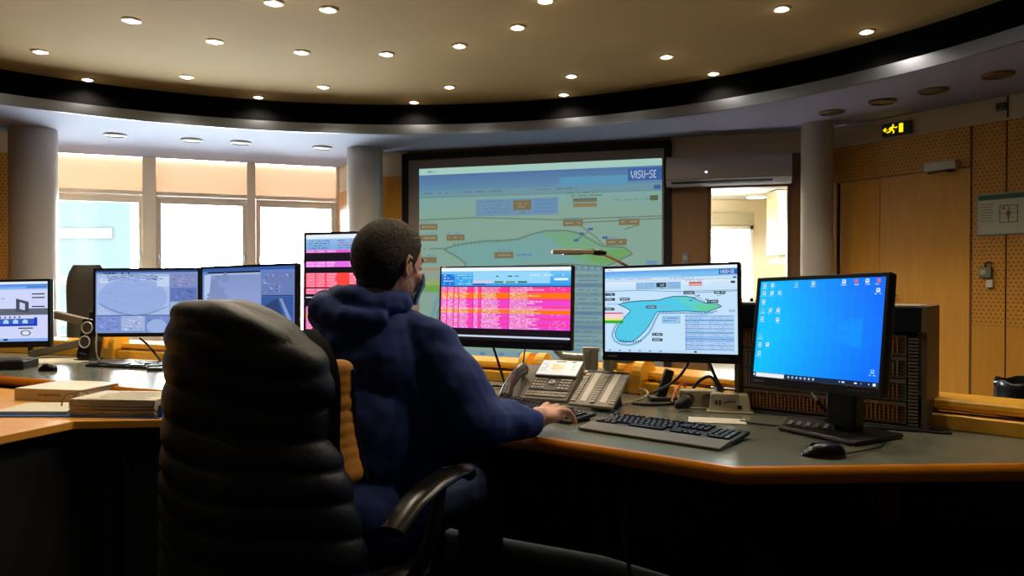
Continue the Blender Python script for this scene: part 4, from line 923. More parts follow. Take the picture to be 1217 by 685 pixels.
# telephone: local frame on the desk, facing the man
def telephone():
    p = D(652, 474, 0); q_ = D(700, 483, 0); a = R(-24)
    t = thing('desk_telephone', 'grey desk telephone with lit white display and handset on its left', 'telephone', (p.x, p.y + .02, ZT), a)
    M = Matrix.Rotation(R(30), 4, 'X')
    m_ph = pm('phone_grey', (122, 116, 104), .4); m_phd = pm('phone_dark', (62, 58, 54), .4)
    MB().add([(-.13, -.10, 0), (.11, -.10, 0), (.11, .10, 0), (-.13, .10, 0), (-.13, -.10, .012), (.11, -.10, .012), (.11, .10, .115), (-.13, .10, .115)], [(3, 2, 1, 0), (4, 5, 6, 7), (0, 1, 5, 4), (1, 2, 6, 5), (2, 3, 7, 6), (3, 0, 4, 7)]).build('body', m_ph, t, bevel=.004)
    sl = math.atan2(.103, .2); S = Matrix.Translation((0, -.10, .013)) @ Matrix.Rotation(sl, 4, 'X')
    # extra raised display part at the back
    MB().bx(-.065, .11, .135, .245, .0, .012).build('display_housing', m_ph, t, S, bevel=.004)
    s = Scr(.165, .10, lay=.0003, rnd=4); s.rect(0, 0, 1, 1, (232, 232, 222), 0); s.rect(.35, .05, .6, .12, (90, 90, 90), 1); s.rect(.75, .05, .85, .12, (110, 60, 60), 1); s.rect(.3, .25, .6, .7, (250, 222, 170), 1)
    for i in range(4): s.dash(.05, .25 + i * .15, .15, .05, (170, 170, 160), 2); s.dash(.32, .3 + i * .1, .25, .04, (235, 180, 110), 2); s.dash(.8, .25 + i * .15, .12, .05, (180, 180, 170), 2)
    s.mb.build('display', m_scr, t, S @ Matrix.Translation((.0225, .19, .0125)) @ Matrix.Rotation(-pi / 2, 4, 'X'))
    MB().bx(-.06, .105, .05, .132, .0, .004).build('key_panel', m_phd, t, S, bevel=.002)
    q = MB()
    for i in range(4):
        for j in range(4): q.bx(-.054 + i * .014, -.044 + i * .014, .058 + j * .018, .068 + j * .018, .004, .007)
    for i in range(3):
        for j in range(4): q.bx(.055 + i * .015, .066 + i * .015, .058 + j * .018, .068 + j * .018, .004, .007)
    for i in range(14):
        for j in range(2): q.bx(-.06 + i * .0118, -.051 + i * .0118, .012 + j * .016, .024 + j * .016, .0, .005)
    q.build('keypad', pm('phone_keys', (170, 164, 148), .4), t, S)
    q = MB(); q.lathe([(.013, .004), (.013, .008), (.007, .009), (.007, .005)], c=(.02, .10, 0), n=20); q.build('navigator_ring', m_white, t, S, smooth=True)
    hq = MB(); hq.limb([Vector((-.115, -.04, .028)), Vector((-.115, .0, .045)), Vector((-.115, .08, .045)), Vector((-.115, .14, .028))], [.027, .021, .021, .027]); h = hq.build('handset', pm('handset_brown_grey', (66, 56, 50), .3), t, S, smooth=True)
    rm = h.modifiers.new('r', 'REMESH'); rm.mode = 'VOXEL'; rm.voxel_size = .003; rm.use_smooth_shade = True
    return t
telephone()
p = D(702, 490, 0)
t = thing('phone_extension_module', 'sloped telephone key module with white label strips beside the telephone', 'telephone module', (p.x + .045, p.y + .085, ZT), R(-30))
S = Matrix.Translation((0, -.09, .012)) @ Matrix.Rotation(R(30), 4, 'X')
MB().bx(-.085, .085, .0, .20, 0, .012).build('panel', pm('module_grey', (140, 132, 116), .4), t, S, bevel=.004)
MB().add([(-.03, -.02, 0), (.05, -.02, 0), (.05, .08, 0), (-.03, .08, 0), (-.03, .0, .04), (.05, .0, .04), (.05, .05, .082), (-.03, .05, .082)], [(3, 2, 1, 0), (4, 5, 6, 7), (0, 1, 5, 4), (1, 2, 6, 5), (2, 3, 7, 6), (3, 0, 4, 7)]).build('foot', m_dark, t)
for x in (-.035, .04): MB().bx(x - .012, x + .012, .02, .185, .012, .0135).build('label_strip', pm('label_white', (215, 208, 190), .5), t, S)
for x in (-.07, .003, .074):
    q = MB()
    for i in range(12): q.bx(x - .011, x + .009, .015 + i * .0135, .025 + i * .0135, .012, .016)
    q.build('key_column', pm('module_keys', (164, 156, 138), .4), t, S)
MB().bx(-.08, .08, .188, .198, .012, .0135).build('top_strip', m_dark, t, S)

# socket boxes
m_sock = pm('socket_beige', (176, 166, 140), .45)
def socket_box(lb, p, a, kind):
    t = thing('socket_box', lb, 'socket box', (p.x, p.y, ZT), a, None)
    MB().add([(-.07, -.04, .0), (.07, -.04, .0), (.07, .04, .0), (-.07, .04, .0), (-.062, -.018, .062), (.062, -.018, .062), (.062, .035, .062), (-.062, .035, .062)], [(3, 2, 1, 0), (4, 5, 6, 7), (0, 1, 5, 4), (1, 2, 6, 5), (2, 3, 7, 6), (3, 0, 4, 7)]).build('housing', m_sock, t, bevel=.005)
    MB().bx(-.078, .078, -.052, .05, .0, .006).build('base_plate', m_sock, t, bevel=.002)
    S = Matrix.Translation((0, -.029, .031)) @ Matrix.Rotation(R(-20), 4, 'X')
    if kind == 0:
        for x in (-.03, .035): 
            q = MB(); q.lathe([(.022, 0), (.022, .004), (.019, .004), (.017, -.002), (0, -.002)], n=24, M=Matrix.Rotation(R(90), 3, 'X')); o = q.build('socket', pm('socket_inner', (120, 110, 84), .5), t, S @ Matrix.Translation((x, -.001, 0)), smooth=True)
    else:
        q = MB(); q.bx(-.048, -.042, -.002, .001, -.005, .010); q.bx(-.036, -.030, -.002, .001, -.005, .010); q.bx(.025, .040, -.002, .001, -.018, -.006); q.bx(-.01, .02, -.002, .001, .006, .008); q.build('port', m_dark, t, S)
    return t
socket_box('beige desk socket box with round sockets behind the front keyboard', D(833, 487, 0) + Vector((.0, .05, 0)), R(-14), 0)
socket_box('beige desk socket box with data ports, right of the round socket one', D(872, 492, 0) + Vector((.0, .05, 0)), R(-14), 1)
t = thing('black_plug', 'black plug in the left socket of the beige socket box', 'plug', D(815, 478, .03)); MB().limb([Vector((0, 0, 0)), Vector((-.03, -.02, -.008))], [.024, .014]).build('body', m_cb, t, smooth=True)
t = thing('cable_gland', 'black round cable boss behind the beige socket boxes', 'cable', D(853, 478, 0)); MB().lathe([(.05, 0), (.045, .03), (.02, .055), (0, .06)], n=20).build('body', m_cb, t, smooth=True)
p = D(852, 502, 0); t = thing('paper_sheet', 'white sheets of paper under the socket boxes behind the front keyboard', 'paper', (p.x, p.y, ZT), R(-14))
MB().bx(-.09, .09, -.03, .06, .0005, .003).build('sheets', pm('paper_white', (214, 208, 190), .7), t)
# black headset base / charger by the blue monitor
p = D(975, 512, 0); t = thing('card_reader', 'flat black charging cradle with buttons at the foot of the blue monitor', 'cradle', (p.x - .03, p.y - .0, ZT), R(-35))
MB().add([(-.08, -.05, 0), (.08, -.05, 0), (.08, .05, 0), (-.08, .05, 0), (-.075, -.045, .012), (.075, -.045, .012), (.075, .045, .035), (-.075, .045, .035)], [(3, 2, 1, 0), (4, 5, 6, 7), (0, 1, 5, 4), (1, 2, 6, 5), (2, 3, 7, 6), (3, 0, 4, 7)]).build('body', m_kb, t, bevel=.003)
q = MB(); S = Matrix.Translation((0, -.045, .0135)) @ Matrix.Rotation(math.atan2(.023, .09), 4, 'X')
for i in range(5): q.bx(-.06 + i * .026, -.048 + i * .026, .012, .04, 0, .003)
q.build('buttons', pm('button_grey', (130, 128, 124), .4), t, S)

# desk lamp
P0 = PY(656, 299.5, 2.86); P1 = PY(704, 299.5, 2.90); J = PY(712, 300, 2.91); K = PY(745, 316, 2.98); base = PZ(770, 448, ZT)
t = thing('desk_lamp', 'slim desk lamp with bar shaped head over the projection screen picture', 'lamp', (base.x + .03, base.y + .06, ZT)); b = t.location.copy()
q = MB(); d_ = P1 - P0; q.box((P0 + P1) / 2 - b, (d_.length, .035, .018), math.atan2(d_.y, d_.x)); q.build('head', pm('lamp_head_bronze', (176, 156, 128), .5), t, bevel=.004)
q = MB(); q.box((P0 + P1) / 2 - b + Vector((0, 0, -.0105)), (d_.length * .45, .02, .003), math.atan2(d_.y, d_.x)); q.build('lens', pm('lamp_lens', (225, 235, 215), .3), t)
q = MB(); q.limb([P1 - b, J - b, J - b + Vector((.02, 0, -.002))], [.011, .014, .010]); q.build('joint', m_dark, t, smooth=True)
MB().tube([J - b, K - b, Vector((0, 0, .35))], .006).build('upper_arm', m_silver, t, smooth=True); MB().tube([Vector((0, 0, .35)), Vector((0, 0, .03))], .008).build('lower_arm', m_dark, t, smooth=True)
MB().lathe([(.06, .001), (.06, .02), (.02, .03), (0, .03)], n=24).build('base', m_dark, t, smooth=True)

# equipment rack behind the blue monitor
r0, r1 = PZ(876, 489, ZT), PZ(1094, 514, ZT); a = math.atan2(r1.y - r0.y, r1.x - r0.x); wR = math.hypot(r1.x - r0.x, r1.y - r0.y); m = (r0 + r1) / 2; nb = Vector((-sin(a), cos(a), 0)); Hr = .375
t = thing('equipment_rack', 'desktop equipment rack with dark top box and rows of small modules', 'rack', (m.x + nb.x * .115, m.y + nb.y * .115, ZT), a)
q = MB(); dpt = .085
q.bx(-wR / 2 + .02, wR / 2 - .02, -dpt + .02, dpt, .004, Hr - .012); q.build('case', pm('rack_black', (16, 15, 15), .5), t)
q = MB(); q.bx(-wR / 2, wR / 2, -dpt - .01, dpt, Hr - .078, Hr); q.build('top_box', pm('rack_navy', (20, 24, 36), .4), t, bevel=.003)
MB().bx(-wR / 2 + .01, wR / 2 - .01, -dpt - .008, dpt, Hr, Hr + .004).build('top_edge', pm('rack_edge', (150, 140, 130), .4), t)
for sx in (-1, 1):
    q = MB(); x = sx * (wR / 2 + .007); q.add([(x - .007, -dpt - .02, 0), (x + .007, -dpt - .02, 0), (x + .007, dpt, 0), (x - .007, dpt, 0), (x - .007, -dpt - .02, Hr - .09), (x + .007, -dpt - .02, Hr - .09), (x + .007, -dpt - .03, Hr - .075), (x - .007, -dpt - .03, Hr - .075), (x - .007, -dpt - .02, Hr + .003), (x + .007, -dpt - .02, Hr + .003), (x + .007, dpt, Hr + .003), (x - .007, dpt, Hr + .003)], [(0, 3, 11, 8, 7, 4), (1, 5, 6, 9, 10, 2), (0, 4, 5, 1), (4, 7, 6, 5), (7, 8, 9, 6), (8, 11, 10, 9), (3, 2, 10, 11), (0, 1, 2, 3)]); q.build('side_panel', pm('rack_side', (96, 82, 60), .5), t)
cols = [(128, 108, 84), (112, 100, 84), (108, 108, 92), (124, 102, 74), (54, 56, 52)]
m_sl = pm('rack_slots', (44, 26, 20), .6); m_br = pm('rack_brass', (196, 122, 60), .4, .3); m_lt = pm('rack_labels', (150, 140, 112), .5)
zt = Hr - .085
for i in range(4):
    z1 = zt - i * .07; z0 = z1 - .066; rw = MB(); rw.bx(-wR / 2 + .01, wR / 2 - .045, -dpt - .002, -dpt + .02, z0, z1); u_ = rw.build('module_row', pm('rack_row_%d' % i, cols[i], .45), t, bevel=.001)
    q = MB()
    for j in range(5): q.bx(-wR / 2 + .015, wR / 2 - .05, -dpt - .004, -dpt - .002, z0 + .012 + j * .010, z0 + .015 + j * .010)
    q.build('slots', m_sl, u_)
    q = MB(); rr = random.Random(i)
    for j in range(40):
        x = -wR / 2 + .02 + j * (wR - .08) / 40
        q.bx(x, x + .004, -dpt - .006, -dpt - .004, z0 + .008 + .0, z1 - .01 - (j % 3) * .004)
    q.build('terminals', m_br if i in (0, 2) else m_lt if i == 1 else m_br, u_)
    q = MB()
    for x in (-.2, .06, .15): q.bx(x, x + .012, -dpt - .007, -dpt - .004, z1 - .010, z1 - .003)
    q.build('labels', m_lt, u_)
q = MB()
for j in range(26): q.bx(wR / 2 - .04, wR / 2 - .012, -dpt - .006, -dpt + .01, .012 + j * .0105, .018 + j * .0105)
q.build('vent', pm('rack_vent', (140, 128, 116), .4, .4), t)
MB().bx(-wR / 2, wR / 2, -dpt - .02, dpt, .0, .008).build('foot_plate', pm('rack_foot', (70, 72, 72), .4), t)
q = MB(); q.bx(.035, .06, -dpt - .012, -dpt - .004, .055, .08); q.build('red_button', pm('signal_red', (170, 20, 40), .4), t)

# speaker
p = PZ(97, 430, ZT); t = thing('speaker', 'slim black desktop speaker with two silver ringed cones', 'speaker', (p.x, p.y + .06, ZT), R(-8))
Mt = Matrix.Rotation(R(7), 4, 'Y') @ Matrix.Rotation(R(-6), 4, 'X')
MB().bx(-.042, .042, -.05, .05, .004, .235).build('cabinet', pm('speaker_black', (14, 13, 13), .3), t, Mt, bevel=.012)
MB().bx(-.05, .05, -.05, .06, .0, .012).build('foot', m_dark, t, bevel=.004)
for z in (.185, .105):
    cn = MB().lathe([(.033, 0), (.036, .004), (.030, .007), (.028, .002)], n=28, M=Matrix.Rotation(R(90), 3, 'X')).build('ring', pm('ring_silver', (215, 210, 200), .3, .3), t, Mt @ Matrix.Translation((0, -.050, z)), smooth=True)
    MB().lathe([(.028, .002), (.012, -.006), (.010, -.001), (0, .002)], n=28, M=Matrix.Rotation(R(90), 3, 'X')).build('cone', pm('cone_grey', (70, 66, 60), .4), t, Mt @ Matrix.Translation((0, -.051, z)), smooth=True)
MB().bx(-.02, .02, -.052, -.05, .035, .042).build('badge', pm('badge_grey', (110, 110, 110), .3, .5), t, Mt)
cable('speaker_lead', 'white lead hanging behind the speaker in front of the basin monitor', [PY(115, 395, 3.75), PY(114, 410, 3.72), PY(115, 424, 3.7), PZ(120, 430, ZT + .004)], .004, m_cw)
cable('monitor_lead', 'black lead under the round basin monitor hanging over the rail', [PY(166, 402, 3.9), PY(176, 410, 3.9), PY(184, 420, 3.85), PZ(190, 428, ZT + .004)], .006, m_cb)
# dark box at far left, papers
p = PZ(-5, 440, ZT); t = thing('document_tray', 'flat black box at the left edge of the left desk', 'box', (p.x, p.y + .06, ZT), R(8)); MB().bx(-.16, .125, -.07, .1, .0, .045).build('tray', m_dark, t, bevel=.006); MB().bx(-.15, .115, -.06, .09, .045, .049).build('lid', m_kb, t, bevel=.002)
p = PZ(58, 431, ZT); t = thing('paper_stack', 'white sheets between the mouse and the speaker on the left desk', 'paper', (p.x + .02, p.y + .03, ZT), R(14)); 
for i, (dx, a_) in enumerate(((0, 0), (.02, .12), (-.03, -.1))): MB().box((dx, i * .02, .002 + i * .002), (.30, .2, .0018), a_).build('sheet', pm('paper_white', (214, 208, 190), .7), t)
p = PZ(165, 430, ZT); t = thing('desk_mat', 'white paper sheet under the keyboard on the left desk', 'paper', (p.x + .02, p.y + .10, ZT), R(2)); MB().box((0, 0, .001), (.28, .14, .0015)).build('sheet', pm('paper_white', (214, 208, 190), .7), t)

# binders on the side table
m_pap = pm('binder_paper', (206, 200, 176), .7, nscale=40); m_pap2 = pm('binder_paper_edge', (168, 160, 140), .8, nscale=200, stretch=(.1, .1, 10), namt=.25); m_bl = pm('blue_card', (34, 92, 176), .45)
pL, pR = PZ(17, 476, ZL), PZ(112, 479, ZL); a = math.atan2(pR.y - pL.y, pR.x - pL.x)
t = thing('binder', 'closed cream lever arch binder lying with its spine to the camera', 'binder', (pL.x, pL.y, ZL), a - .02)
m_cv = pm('binder_cream', (190, 168, 124), .5)
MB().bx(0, .31, .0, .006, .0, .050).build('spine', m_cv, t, bevel=.002); MB().bx(0, .31, .006, .25, .0475, .050).build('front_cover', pm('binder_cover_white', (222, 216, 196), .5), t); MB().bx(0, .31, .006, .25, .0, .003).build('back_cover', m_cv, t)
MB().bx(.006, .30, .01, .24, .0035, .044).build('pages', m_pap2, t)
q = MB()
for i, (x, w_) in enumerate(((.115, .008), (.125, .006), (.137, .007), (.146, .006), (.154, .008), (.164, .006), (.172, .007), (.181, .006), (.189, .008), (.199, .006), (.207, .006), (.215, .006))): q.bx(x, x + w_ * .7, -.0006, 0, .022, .031)
q.build('spine_text', pm('spine_ink', (90, 80, 66), .7), t)
pL, pR = PZ(80, 496, ZL), PZ(184, 498, ZL); a = math.atan2(pR.y - pL.y, pR.x - pL.x); wb = math.hypot(pR.x - pL.x, pR.y - pL.y)
t = thing('ring_binder', 'open blue ring binder with a thick pile of pages on its right half', 'binder', (pL.x, pL.y, ZL), a)
MB().bx(-.02, wb + .015, -.005, .235, .0, .003).build('right_cover', m_bl, t)
MB().box((-.17, .10, .0035), (.34, .25, .003), R(6)).build('left_cover', m_bl, t)
q = MB()
for i in range(14):
    o = random.Random(i); zz0 = .004 + i * .0042; q.box((wb / 2 + o.uniform(-.003, .003), .112 + o.uniform(-.003, .003), zz0 + .0018), (wb - .006, .215, .0036), o.uniform(-.01, .01))
q.build('page_pile', m_pap2, t); MB().box((wb / 2, .112, .064), (wb - .01, .21, .002)).build('top_page', m_pap, t)
q = MB()
for i in range(9): q.box((wb / 2 + .02 * (i % 2), .03 + i * .02, .0655), (wb * .7 - .03 * (i % 3), .004, .0006))
q.build('print_lines', pm('faint_print', (164, 158, 140), .8), t)
MB().box((-.16, .105, .011), (.27, .20, .012), R(6)).build('left_pages', m_pap, t)
MB().bx(wb + .003, wb + .016, .02, .21, .003, .045).build('blue_flap', m_bl, t)
for y in (.10, .16): MB().tube([(-.055 + .04 * cos(pi * k / 10), y, .012 + .048 * sin(pi * k / 10) + .01) for k in range(11)], .003).build('ring', pm('ring_bronze', (120, 100, 80), .3, .8), t, smooth=True)
MB().bx(-.08, -.02, .04, .20, .003, .012).build('mechanism', m_silver, t)

# second chair beyond the left desk
t = thing('office_chair', 'grey high backed office chair standing empty beyond the left desk', 'chair', (-3.02, 5.15, 0), R(160))
def chair_shell(w_, z0, z1, bow, y0, th, curve=.06, n1=17, n2=15):
    fr, bk = [], []
    for j in range(n1):
        h = j / (n1 - 1); z = z0 + (z1 - z0) * h; ww = w_ * (1 - abs(2 * h - 1) ** 5 * .45); row = []; rb = []
        for i in range(n2):
            s = 2 * i / (n2 - 1) - 1; x = ww * s; y = y0 + bow * (s * s) + curve * (h - .5) ** 2 * 4 * .5; e = (1 - abs(s) ** 4) * (1 - abs(2 * h - 1) ** 6)
            row.append(Vector((x, y + th * e * .5, z))); rb.append(Vector((x, y - th * e * .5, z)))
        fr.append(row); bk.append(rb)
    q = MB(); q.grid(fr); q.grid([r[::-1] for r in bk]); return q
m_chg = pm('chair_grey_leather', (92, 92, 92), .3, nscale=6, namt=.1)
chair_shell(.225, .52, 1.30, .045, -.22, .10).build('backrest', m_chg, t, smooth='all')
MB().ell((0, .02, .47), (.24, .24, .06)).build('seat', m_chg, t, smooth=True); MB().cyl((0, 0, .08), (0, 0, .43), .03).build('column', m_dark, t, smooth=True)
for k in range(5): aa = 2 * pi * k / 5; q = MB(); q.limb([Vector((0, 0, .1)), Vector((.28 * cos(aa), .28 * sin(aa), .06))], [.03, .02]); q.ell((.28 * cos(aa), .28 * sin(aa), .028), .027); q.build('base_leg', m_dark, t, smooth=True)
MB().box((0, -.2, .48), (.06, .06, .2)).build('bracket', m_dark, t)
# bin with bag on the far side of the ledge
p = PY(1224, 455, 3.4); t = thing('waste_bin', 'dark bin lined with a shiny black bag behind the right ledge', 'bin', (p.x, p.y, .0))
MB().lathe([(.10, .0), (.125, .70), (.12, .70), (.095, .01)], n=28).build('bin', pm('bin_navy', (14, 22, 44), .4), t, smooth=True)
rows = []
for j, (r_, z) in enumerate(((.135, .60), (.137, .66), (.134, .71), (.14, .735), (.132, .745), (.118, .735), (.115, .6))): rows.append([Vector(((r_ + .004 * sin(i * 2.7 + j)) * cos(2 * pi * i / 36), (r_ + .004 * sin(i * 2.7 + j)) * sin(2 * pi * i / 36), z + .006 * sin(i * 1.1))) for i in range(36)])
MB().grid(rows, closed=True).build('bag', pm('bag_black', (12, 13, 14), .2), t, smooth='all')
q = MB()
for aa in (-1.9, -1.35):
    for k in range(12): tt = 2 * pi * k / 12; q.box((.136 * cos(aa + .12 * cos(tt)), .136 * sin(aa + .12 * cos(tt)), .625 + .016 * sin(tt)), (.006, .006, .006))
q.build('white_print', pm('print_white', (190, 200, 210), .5), t)
# ---------------------------------------------------------------- the seated man
FD = Vector((.50, .866, 0)); RD = Vector((.866, -.50, 0))      # chair: forward, right
CH = Vector((-.60, 1.80, 0))                                   # chair back centre on the floor
m_skin = pm('skin', (216, 160, 130), .5, nscale=30, namt=.06); m_skin.node_tree.nodes['Principled BSDF'].inputs['Subsurface Weight'].default_value = .1
m_skin.node_tree.nodes['Principled BSDF'].inputs['Subsurface Radius'].default_value = (.01, .004, .002)
m_hood = pm('navy_hoodie', (20, 50, 116), .85, nscale=300, namt=.12, bump=.25, bscale=14)
m_jean = pm('blue_jeans', (34, 52, 92), .85, nscale=120, namt=.2)
m_hair = pm('dark_hair', (62, 51, 42), .75, nscale=260, namt=.6, bump=.9, bscale=260)
HC = Vector((-.352, 2.17, 1.242))                              # head centre
hy = R(-37)                             # head heading (local +y forward)
HM = Matrix.Translation(HC) @ Matrix.Rotation(hy, 4, 'Z') @ Matrix.Rotation(R(-7), 4, 'X') @ Matrix.Rotation(R(2), 4, 'Y') @ Matrix.Scale(1.06, 4)
H3 = HM.to_3x3()
man = thing('person', 'seated man with short dark hair, navy hoodie and face mask, right hand on a keyboard', 'person', (-.42, 2.02, 0))
MI = Matrix.Translation(-Vector(man.location))
UP_ = Vector((0, 0, 1))
q = MB()
def hd(x, y, z): return HM @ Vector((x, y, z))
q.ell(hd(0, -.005, .02), (.078, .098, .094), H3, 24, 18)       # cranium
q.ell(hd(0, .020, -.035), (.062, .072, .078), H3, 20, 14)      # face and jaw
q.ell(hd(0, .075, -.085), (.026, .018, .018), H3)              # chin
q.limb([hd(0, .086, .012), hd(0, .104, -.022), hd(0, .098, -.032)], [.008, .012, .010])   # nose
for sx in (-1, 1):
    q.ell(hd(sx * .012, .094, -.033), (.009, .009, .007), H3)
    q.ell(hd(sx * .032, .075, .018), (.020, .014, .008), H3)   # brow
    q.ell(hd(sx * .045, .060, -.025), (.020, .02, .018), H3)   # cheek
    # ear: rim and lobe
    E3 = H3 @ Matrix.Rotation(sx * R(-22), 3, 'Z')
    q.ell(hd(sx * .080, -.010, -.012), (.007, .016, .028), E3)
    q.limb([hd(sx * .078, .006, .004), hd(sx * .084, -.002, .020), hd(sx * .090, -.018, .022), hd(sx * .092, -.028, .006), hd(sx * .088, -.024, -.014), hd(sx * .081, -.010, -.032), hd(sx * .078, -.004, -.036)], [.005, .0055, .0055, .0055, .005, .006, .005], 8)
q.ell(hd(0, .090, -.060), (.022, .010, .006), H3); q.ell(hd(0, .088, -.069), (.018, .010, .006), H3)
neck0 = Vector((-.40, 2.14, 1.09))
q.limb([hd(0, -.02, -.03), hd(0, -.025, -.09), neck0, Vector((-.41, 2.13, 1.02))], [.062, .056, .060, .075])
PEL = Vector((-.44, 2.03, .56)); CHS = Vector((-.40, 2.15, .93))
SR = Vector((-.235, 2.10, 1.015)); SL = Vector((-.53, 2.30, 1.015))
ax = (SR - SL).normalized(); fw = Vector((-ax.y, ax.x, 0)) * -1
if fw.y < 0: fw = -fw
T3 = Matrix((ax, fw, Vector((0, 0, 1)))).transposed()
q.ell(CHS, (.175, .115, .20), T3); q.ell((PEL + CHS) / 2, (.15, .11, .20), T3); q.ell(PEL, (.17, .125, .13), T3)
q.limb([SL, (SL + SR) / 2 + Vector((0, 0, .04)), SR], [.06, .07, .06])
ELB = Vector((-.085, 2.02, .815)); WR = Vector((.062, 2.195, .782))
EL2 = Vector((-.47, 2.52, .80)); WL = Vector((-.22, 2.66, .785))
q.limb([SR, (SR + ELB) / 2, ELB, (ELB + WR) / 2 , WR], [.058, .048, .040, .038, .027])
q.limb([SL, (SL + EL2) / 2, EL2, (EL2 + WL) / 2, WL], [.058, .048, .040, .038, .027])
def hand(q, w, d, side, S=1.16):
    """palm, four fingers and thumb; d heading, side +1: thumb to the left of travel"""
    d = Vector((d[0], d[1], 0)).normalized(); n = Vector((-d.y, d.x, 0)) * side; z = Vector((0, 0, 1))
    Hm = Matrix((d, n, z)).transposed(); d = d * S; n = n * S
    q.limb([w, w + d * .022 + z * .006], [.030, .033])
    q.ell(w + d * .050 + z * .008, (.050 * S, .042 * S, .024), Hm, 16, 10)
    for k, (off, L, s0) in enumerate(((.030, .070, .082), (.010, .078, .088), (-.010, .073, .085), (-.030, .058, .076))):
        b0 = w + d * .045 + n * off * .8 + z * .008; kn = w + d * s0 * .94 + n * off * 1.05 + z * .022
        sp = (d + n * off * 9)
        p1 = kn + sp * L * .40 + z * (.006 - .003 * k); p2 = p1 + sp * L * .26 - z * .020; p3 = p2 + sp * L * .12 - z * .017
        q.limb([b0, kn, p1, p2, p3], [.012, .0115, .0096, .0088, .0076], 10)
    t0 = w + d * .022 + n * .024 + z * .0; t1 = w + d * .050 + n * .048 - z * .004; t2 = t1 + d * .030 + n * .012 - z * .004; t3 = t2 + d * .022 + n * .002 - z * .004
    q.limb([t0, t1, t2, t3], [.016, .0135, .0115, .0095], 10)
hand(q, WR + UP_ * .006, (.66, .75), 1); hand(q, WL, (.8, .4), -1)
HPR, HPL = PEL + ax * .09, PEL - ax * .09; KR, KL = HPR + FD * .42 + Vector((.05, -.0, .0)), HPL + FD * .43
AR, AL = KR + Vector((.02, .05, -.42)) , KL + Vector((.02, .10, -.42))
for h_, k_, a_ in ((HPR, KR, AR), (HPL, KL, AL)):
    q.limb([h_, (h_ + k_) / 2, k_, (k_ + a_) / 2, a_, a_ + FD * .06 - Vector((0, 0, .03)), a_ + FD * .16 - Vector((0, 0, .055))], [.090, .078, .058, .055, .040, .040, .028])
b = q.build('body', m_skin, man, MI)
def organic(o, vs, it=4, fac=.5):
    r = o.modifiers.new('remesh', 'REMESH'); r.mode = 'VOXEL'; r.voxel_size = vs; r.use_smooth_shade = True
    s_ = o.modifiers.new('smooth', 'SMOOTH'); s_.factor = fac; s_.iterations = it; return o
organic(b, .0042, 3)
# hair: shell following the skull, hairline at brow, ear and nape
rows = []; NA, NB_ = 72, 36
for j in range(NB_ + 1):
    row = []
    for i in range(NA):
        th = 2 * pi * i / NA; y = sin(th)      # +1 forward
        lo = -.92 if y < -.35 else (-.92 + (y + .35) / .35 * .72 if y < 0 else (-.20 - .12 * (1 - abs(y - .12) / .12) if y < .24 else min(.50, -.10 + (y - .24) * 1.5)))
        p = math.asin(max(-1, min(1, lo))); ph = p + (pi / 2 - p) * j / NB_
        e = .0035 + .007 * min(1, j / 4); r_ = 1 + noise.noise(Vector((cos(th) * cos(ph), sin(th) * cos(ph), sin(ph))) * 28) * .006
        cw = cos(ph) if ph > 0 or y > 0 else max(cos(ph), cos(ph) + (.76 - cos(ph)) * min(1, -y * 2)) if cos(ph) < .76 else cos(ph)
        v = Vector(((.078 + e) * cw * cos(th), (.099 + e) * cw * sin(th), (.095 + e) * sin(ph))) * r_
        row.append(hd(v.x, v.y - .006, v.z + .019))
    rows.append(row)
hr = MB().grid(rows, closed=True).build('hair', m_hair, man, MI, smooth='all', solid=0)
hs = hr.modifiers.new('t', 'SOLIDIFY'); hs.thickness = .008; hs.offset = -1
cl = bpy.data.textures.new('hair_tex', 'CLOUDS'); cl.noise_scale = .006
sd = hr.modifiers.new('s', 'SUBSURF'); sd.levels = 1; sd.render_levels = 1
dm = hr.modifiers.new('d', 'DISPLACE'); dm.texture = cl; dm.strength = .006; dm.mid_level = .5
for sx in (-1, 1):
    MB().ell(hd(sx * .030, .083, .002), (.012, .008, .008), H3).build('eye', pm('eye_white', (220, 215, 210), .3), man, MI, smooth=True)
    MB().tube([hd(sx * .018, .094, .020), hd(sx * .034, .090, .026), hd(sx * .050, .076, .022)], .0035, 6, 1).build('eyebrow', m_hair, man, MI, smooth=True)
# face mask
m_mask = pm('mask_blue', (120, 160, 205), .7)
rows = []
for j in range(9):
    z = -.012 - .088 * j / 8; row = []
    for i in range(17):
        s_ = 2 * i / 16 - 1; x = .064 * s_ * (1 - .12 * (j / 8) ** 2); dome = math.sqrt(max(0, 1 - (s_ * .86) ** 2))
        y = .022 + (.088 + .012 * sin(pi * min(1, j / 5))) * dome - .012 * (j / 8) ** 3 + .0015 * sin(j * 2.6)
        row.append(hd(x, y, z))
    rows.append(row)
MB().grid(rows).build('face_mask', m_mask, man, MI, smooth='all', solid=.002)
for sx in (-1, 1):
    MB().tube([hd(sx * .063, .045, -.018), hd(sx * .080, .010, .012), hd(sx * .088, -.012, .024)], .0018, 6, 1).build('mask_strap', pm('strap_white', (215, 215, 215), .5), man, MI, smooth=True)
    MB().tube([hd(sx * .060, .045, -.085), hd(sx * .079, .010, -.045), hd(sx * .085, -.014, -.034)], .0018, 6, 1).build('mask_strap', pm('strap_white', (215, 215, 215), .5), man, MI, smooth=True)
